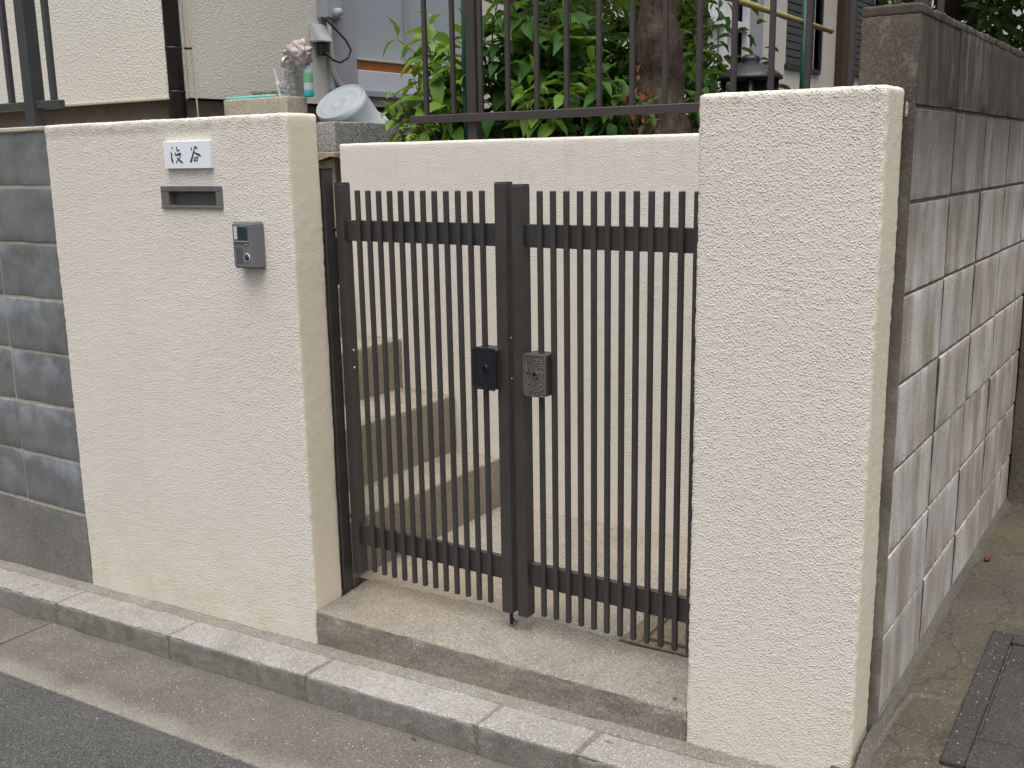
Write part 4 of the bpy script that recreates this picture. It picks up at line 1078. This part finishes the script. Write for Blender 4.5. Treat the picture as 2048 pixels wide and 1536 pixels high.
# deep foliage behind the shrubs
def deep(r):
    c = r.choice(((-1.2, 2.1, 1.8), (-1.15, 2.0, 2.1), (-1.05, 1.75, 1.95), (-.95, 2.05, 1.75), (-.75, 2.15, 1.95), (-.45, 2.1, 1.75), (-.60, 2.3, 2.1), (-1.05, 2.2, 2.0), (-.30, 2.3, 1.7), (-1.0, 2.4, 2.35), (-.75, 1.75, 1.65), (-.45, 1.70, 1.62), (-1.1, 1.75, 1.65), (-.9, 1.72, 1.85), (-.62, 1.75, 1.82)))
    while True:
        q = Vector((r.gauss(0, .12), r.gauss(0, .12), r.gauss(0, .13)))
        if q.length < .3: return Vector(c)+q
o = leaf_mass('undergrowth', None, 2600, deep, (.05, .10), None, 12, 'leaf_dark'); tag(o, 'dense dark green undergrowth filling the garden bed', 'foliage', kind='stuff')
# fern-like fronds top centre
fr = thing('fern', (-.85, 1.55, 1.9), 'fern with fine feathery fronds between the broad leaves', 'fern')
random.seed(31)
for q in range(5):
    e = Vector((random.uniform(-.05, .35), random.uniform(-.22, -.05), random.uniform(.2, .42))); bm = bmesh.new(); n = 22; PP = []
    for i in range(n+1):
        t = i/n; p = e*t+Vector((0, 0, -.16*t*t)); PP.append(p)
    addtube(bm, PP, [.003*(1-.7*i/n) for i in range(n+1)], 5)
    for i in range(3, n):
        d = (PP[i]-PP[i-1]).normalized(); s = d.cross(Vector((0, 0, 1))).normalized(); L = .075*math.sin(math.pi*(.15+.85*i/n))
        for sg in (1, -1):
            a = PP[i]; b = a+(s*sg+d*.5).normalized()*L; w = d*.006
            f = [bm.verts.new(a-w), bm.verts.new(a+(b-a)*.5-w*1.2), bm.verts.new(b+Vector((0, 0, -.008))), bm.verts.new(a+(b-a)*.5+w*1.2), bm.verts.new(a+w)]
            bm.faces.new(f)
    link('frond', me_bm(bm), 'leaf_light', fr)

# dark evergreen behind the block wall, grey neighbouring house beyond
et = thing('evergreen_tree', (.30, 2.9, 1.5), 'dark evergreen tree rising behind the block wall', 'tree')
tube('trunk', [(0, 0, 0), (.05, 0, .8), (.02, .05, 2.0)], [.07, .055, .03], 'bark', et, 12)
for e in ((.45, -.3, .95), (.5, .2, 1.2), (.3, -.5, .7), (-.3, .1, 1.3), (.55, -.1, .62)): tube('limb', [(.04, 0, .4), (e[0]*.5, e[1]*.5, e[2]*.55+.1), e], [.025, .015, .006], 'bark', et, 6)
def ev(r):
    while True:
        q = Vector((r.uniform(-1, 1), r.uniform(-1, 1), r.uniform(-1, 1)))
        if q.length < 1 and mnoise.noise(q*3+Vector((5, 1, 2))) > -.05: return Vector((.22+q.x*.55, q.y*.7, 1.05+q.z*.75))
leaf_mass('crown', et, 4200, ev, (.06, .10), None, 17, 'leaf_dark')
nh = thing('neighbour_house', (4.5, 12, .5), 'grey rendered house beyond the evergreen tree', 'house'); O = (4.5, 12, .5)
box('wall', .3, 9, 9.0, 15, 0, 5.6, 'grey_wall', nh, 0, 1, O); box('roof', -.1, 9.4, 8.5, 15.5, 5.6, 5.85, 'roof', nh, .02, 1, O)
wn = box('window', 1.2, 2.6, 8.96, 8.995, 2.6, 3.8, 'dark_glass', nh, 0, 1, O)
for a, b, c, d in ((1.14, 1.2, 2.54, 3.86), (2.6, 2.66, 2.54, 3.86), (1.201, 2.599, 2.54, 2.6), (1.201, 2.599, 3.8, 3.86)): box('frame', a, b, 8.95, 8.999, c, d, 'grey_frame', wn, .003, 1, O)
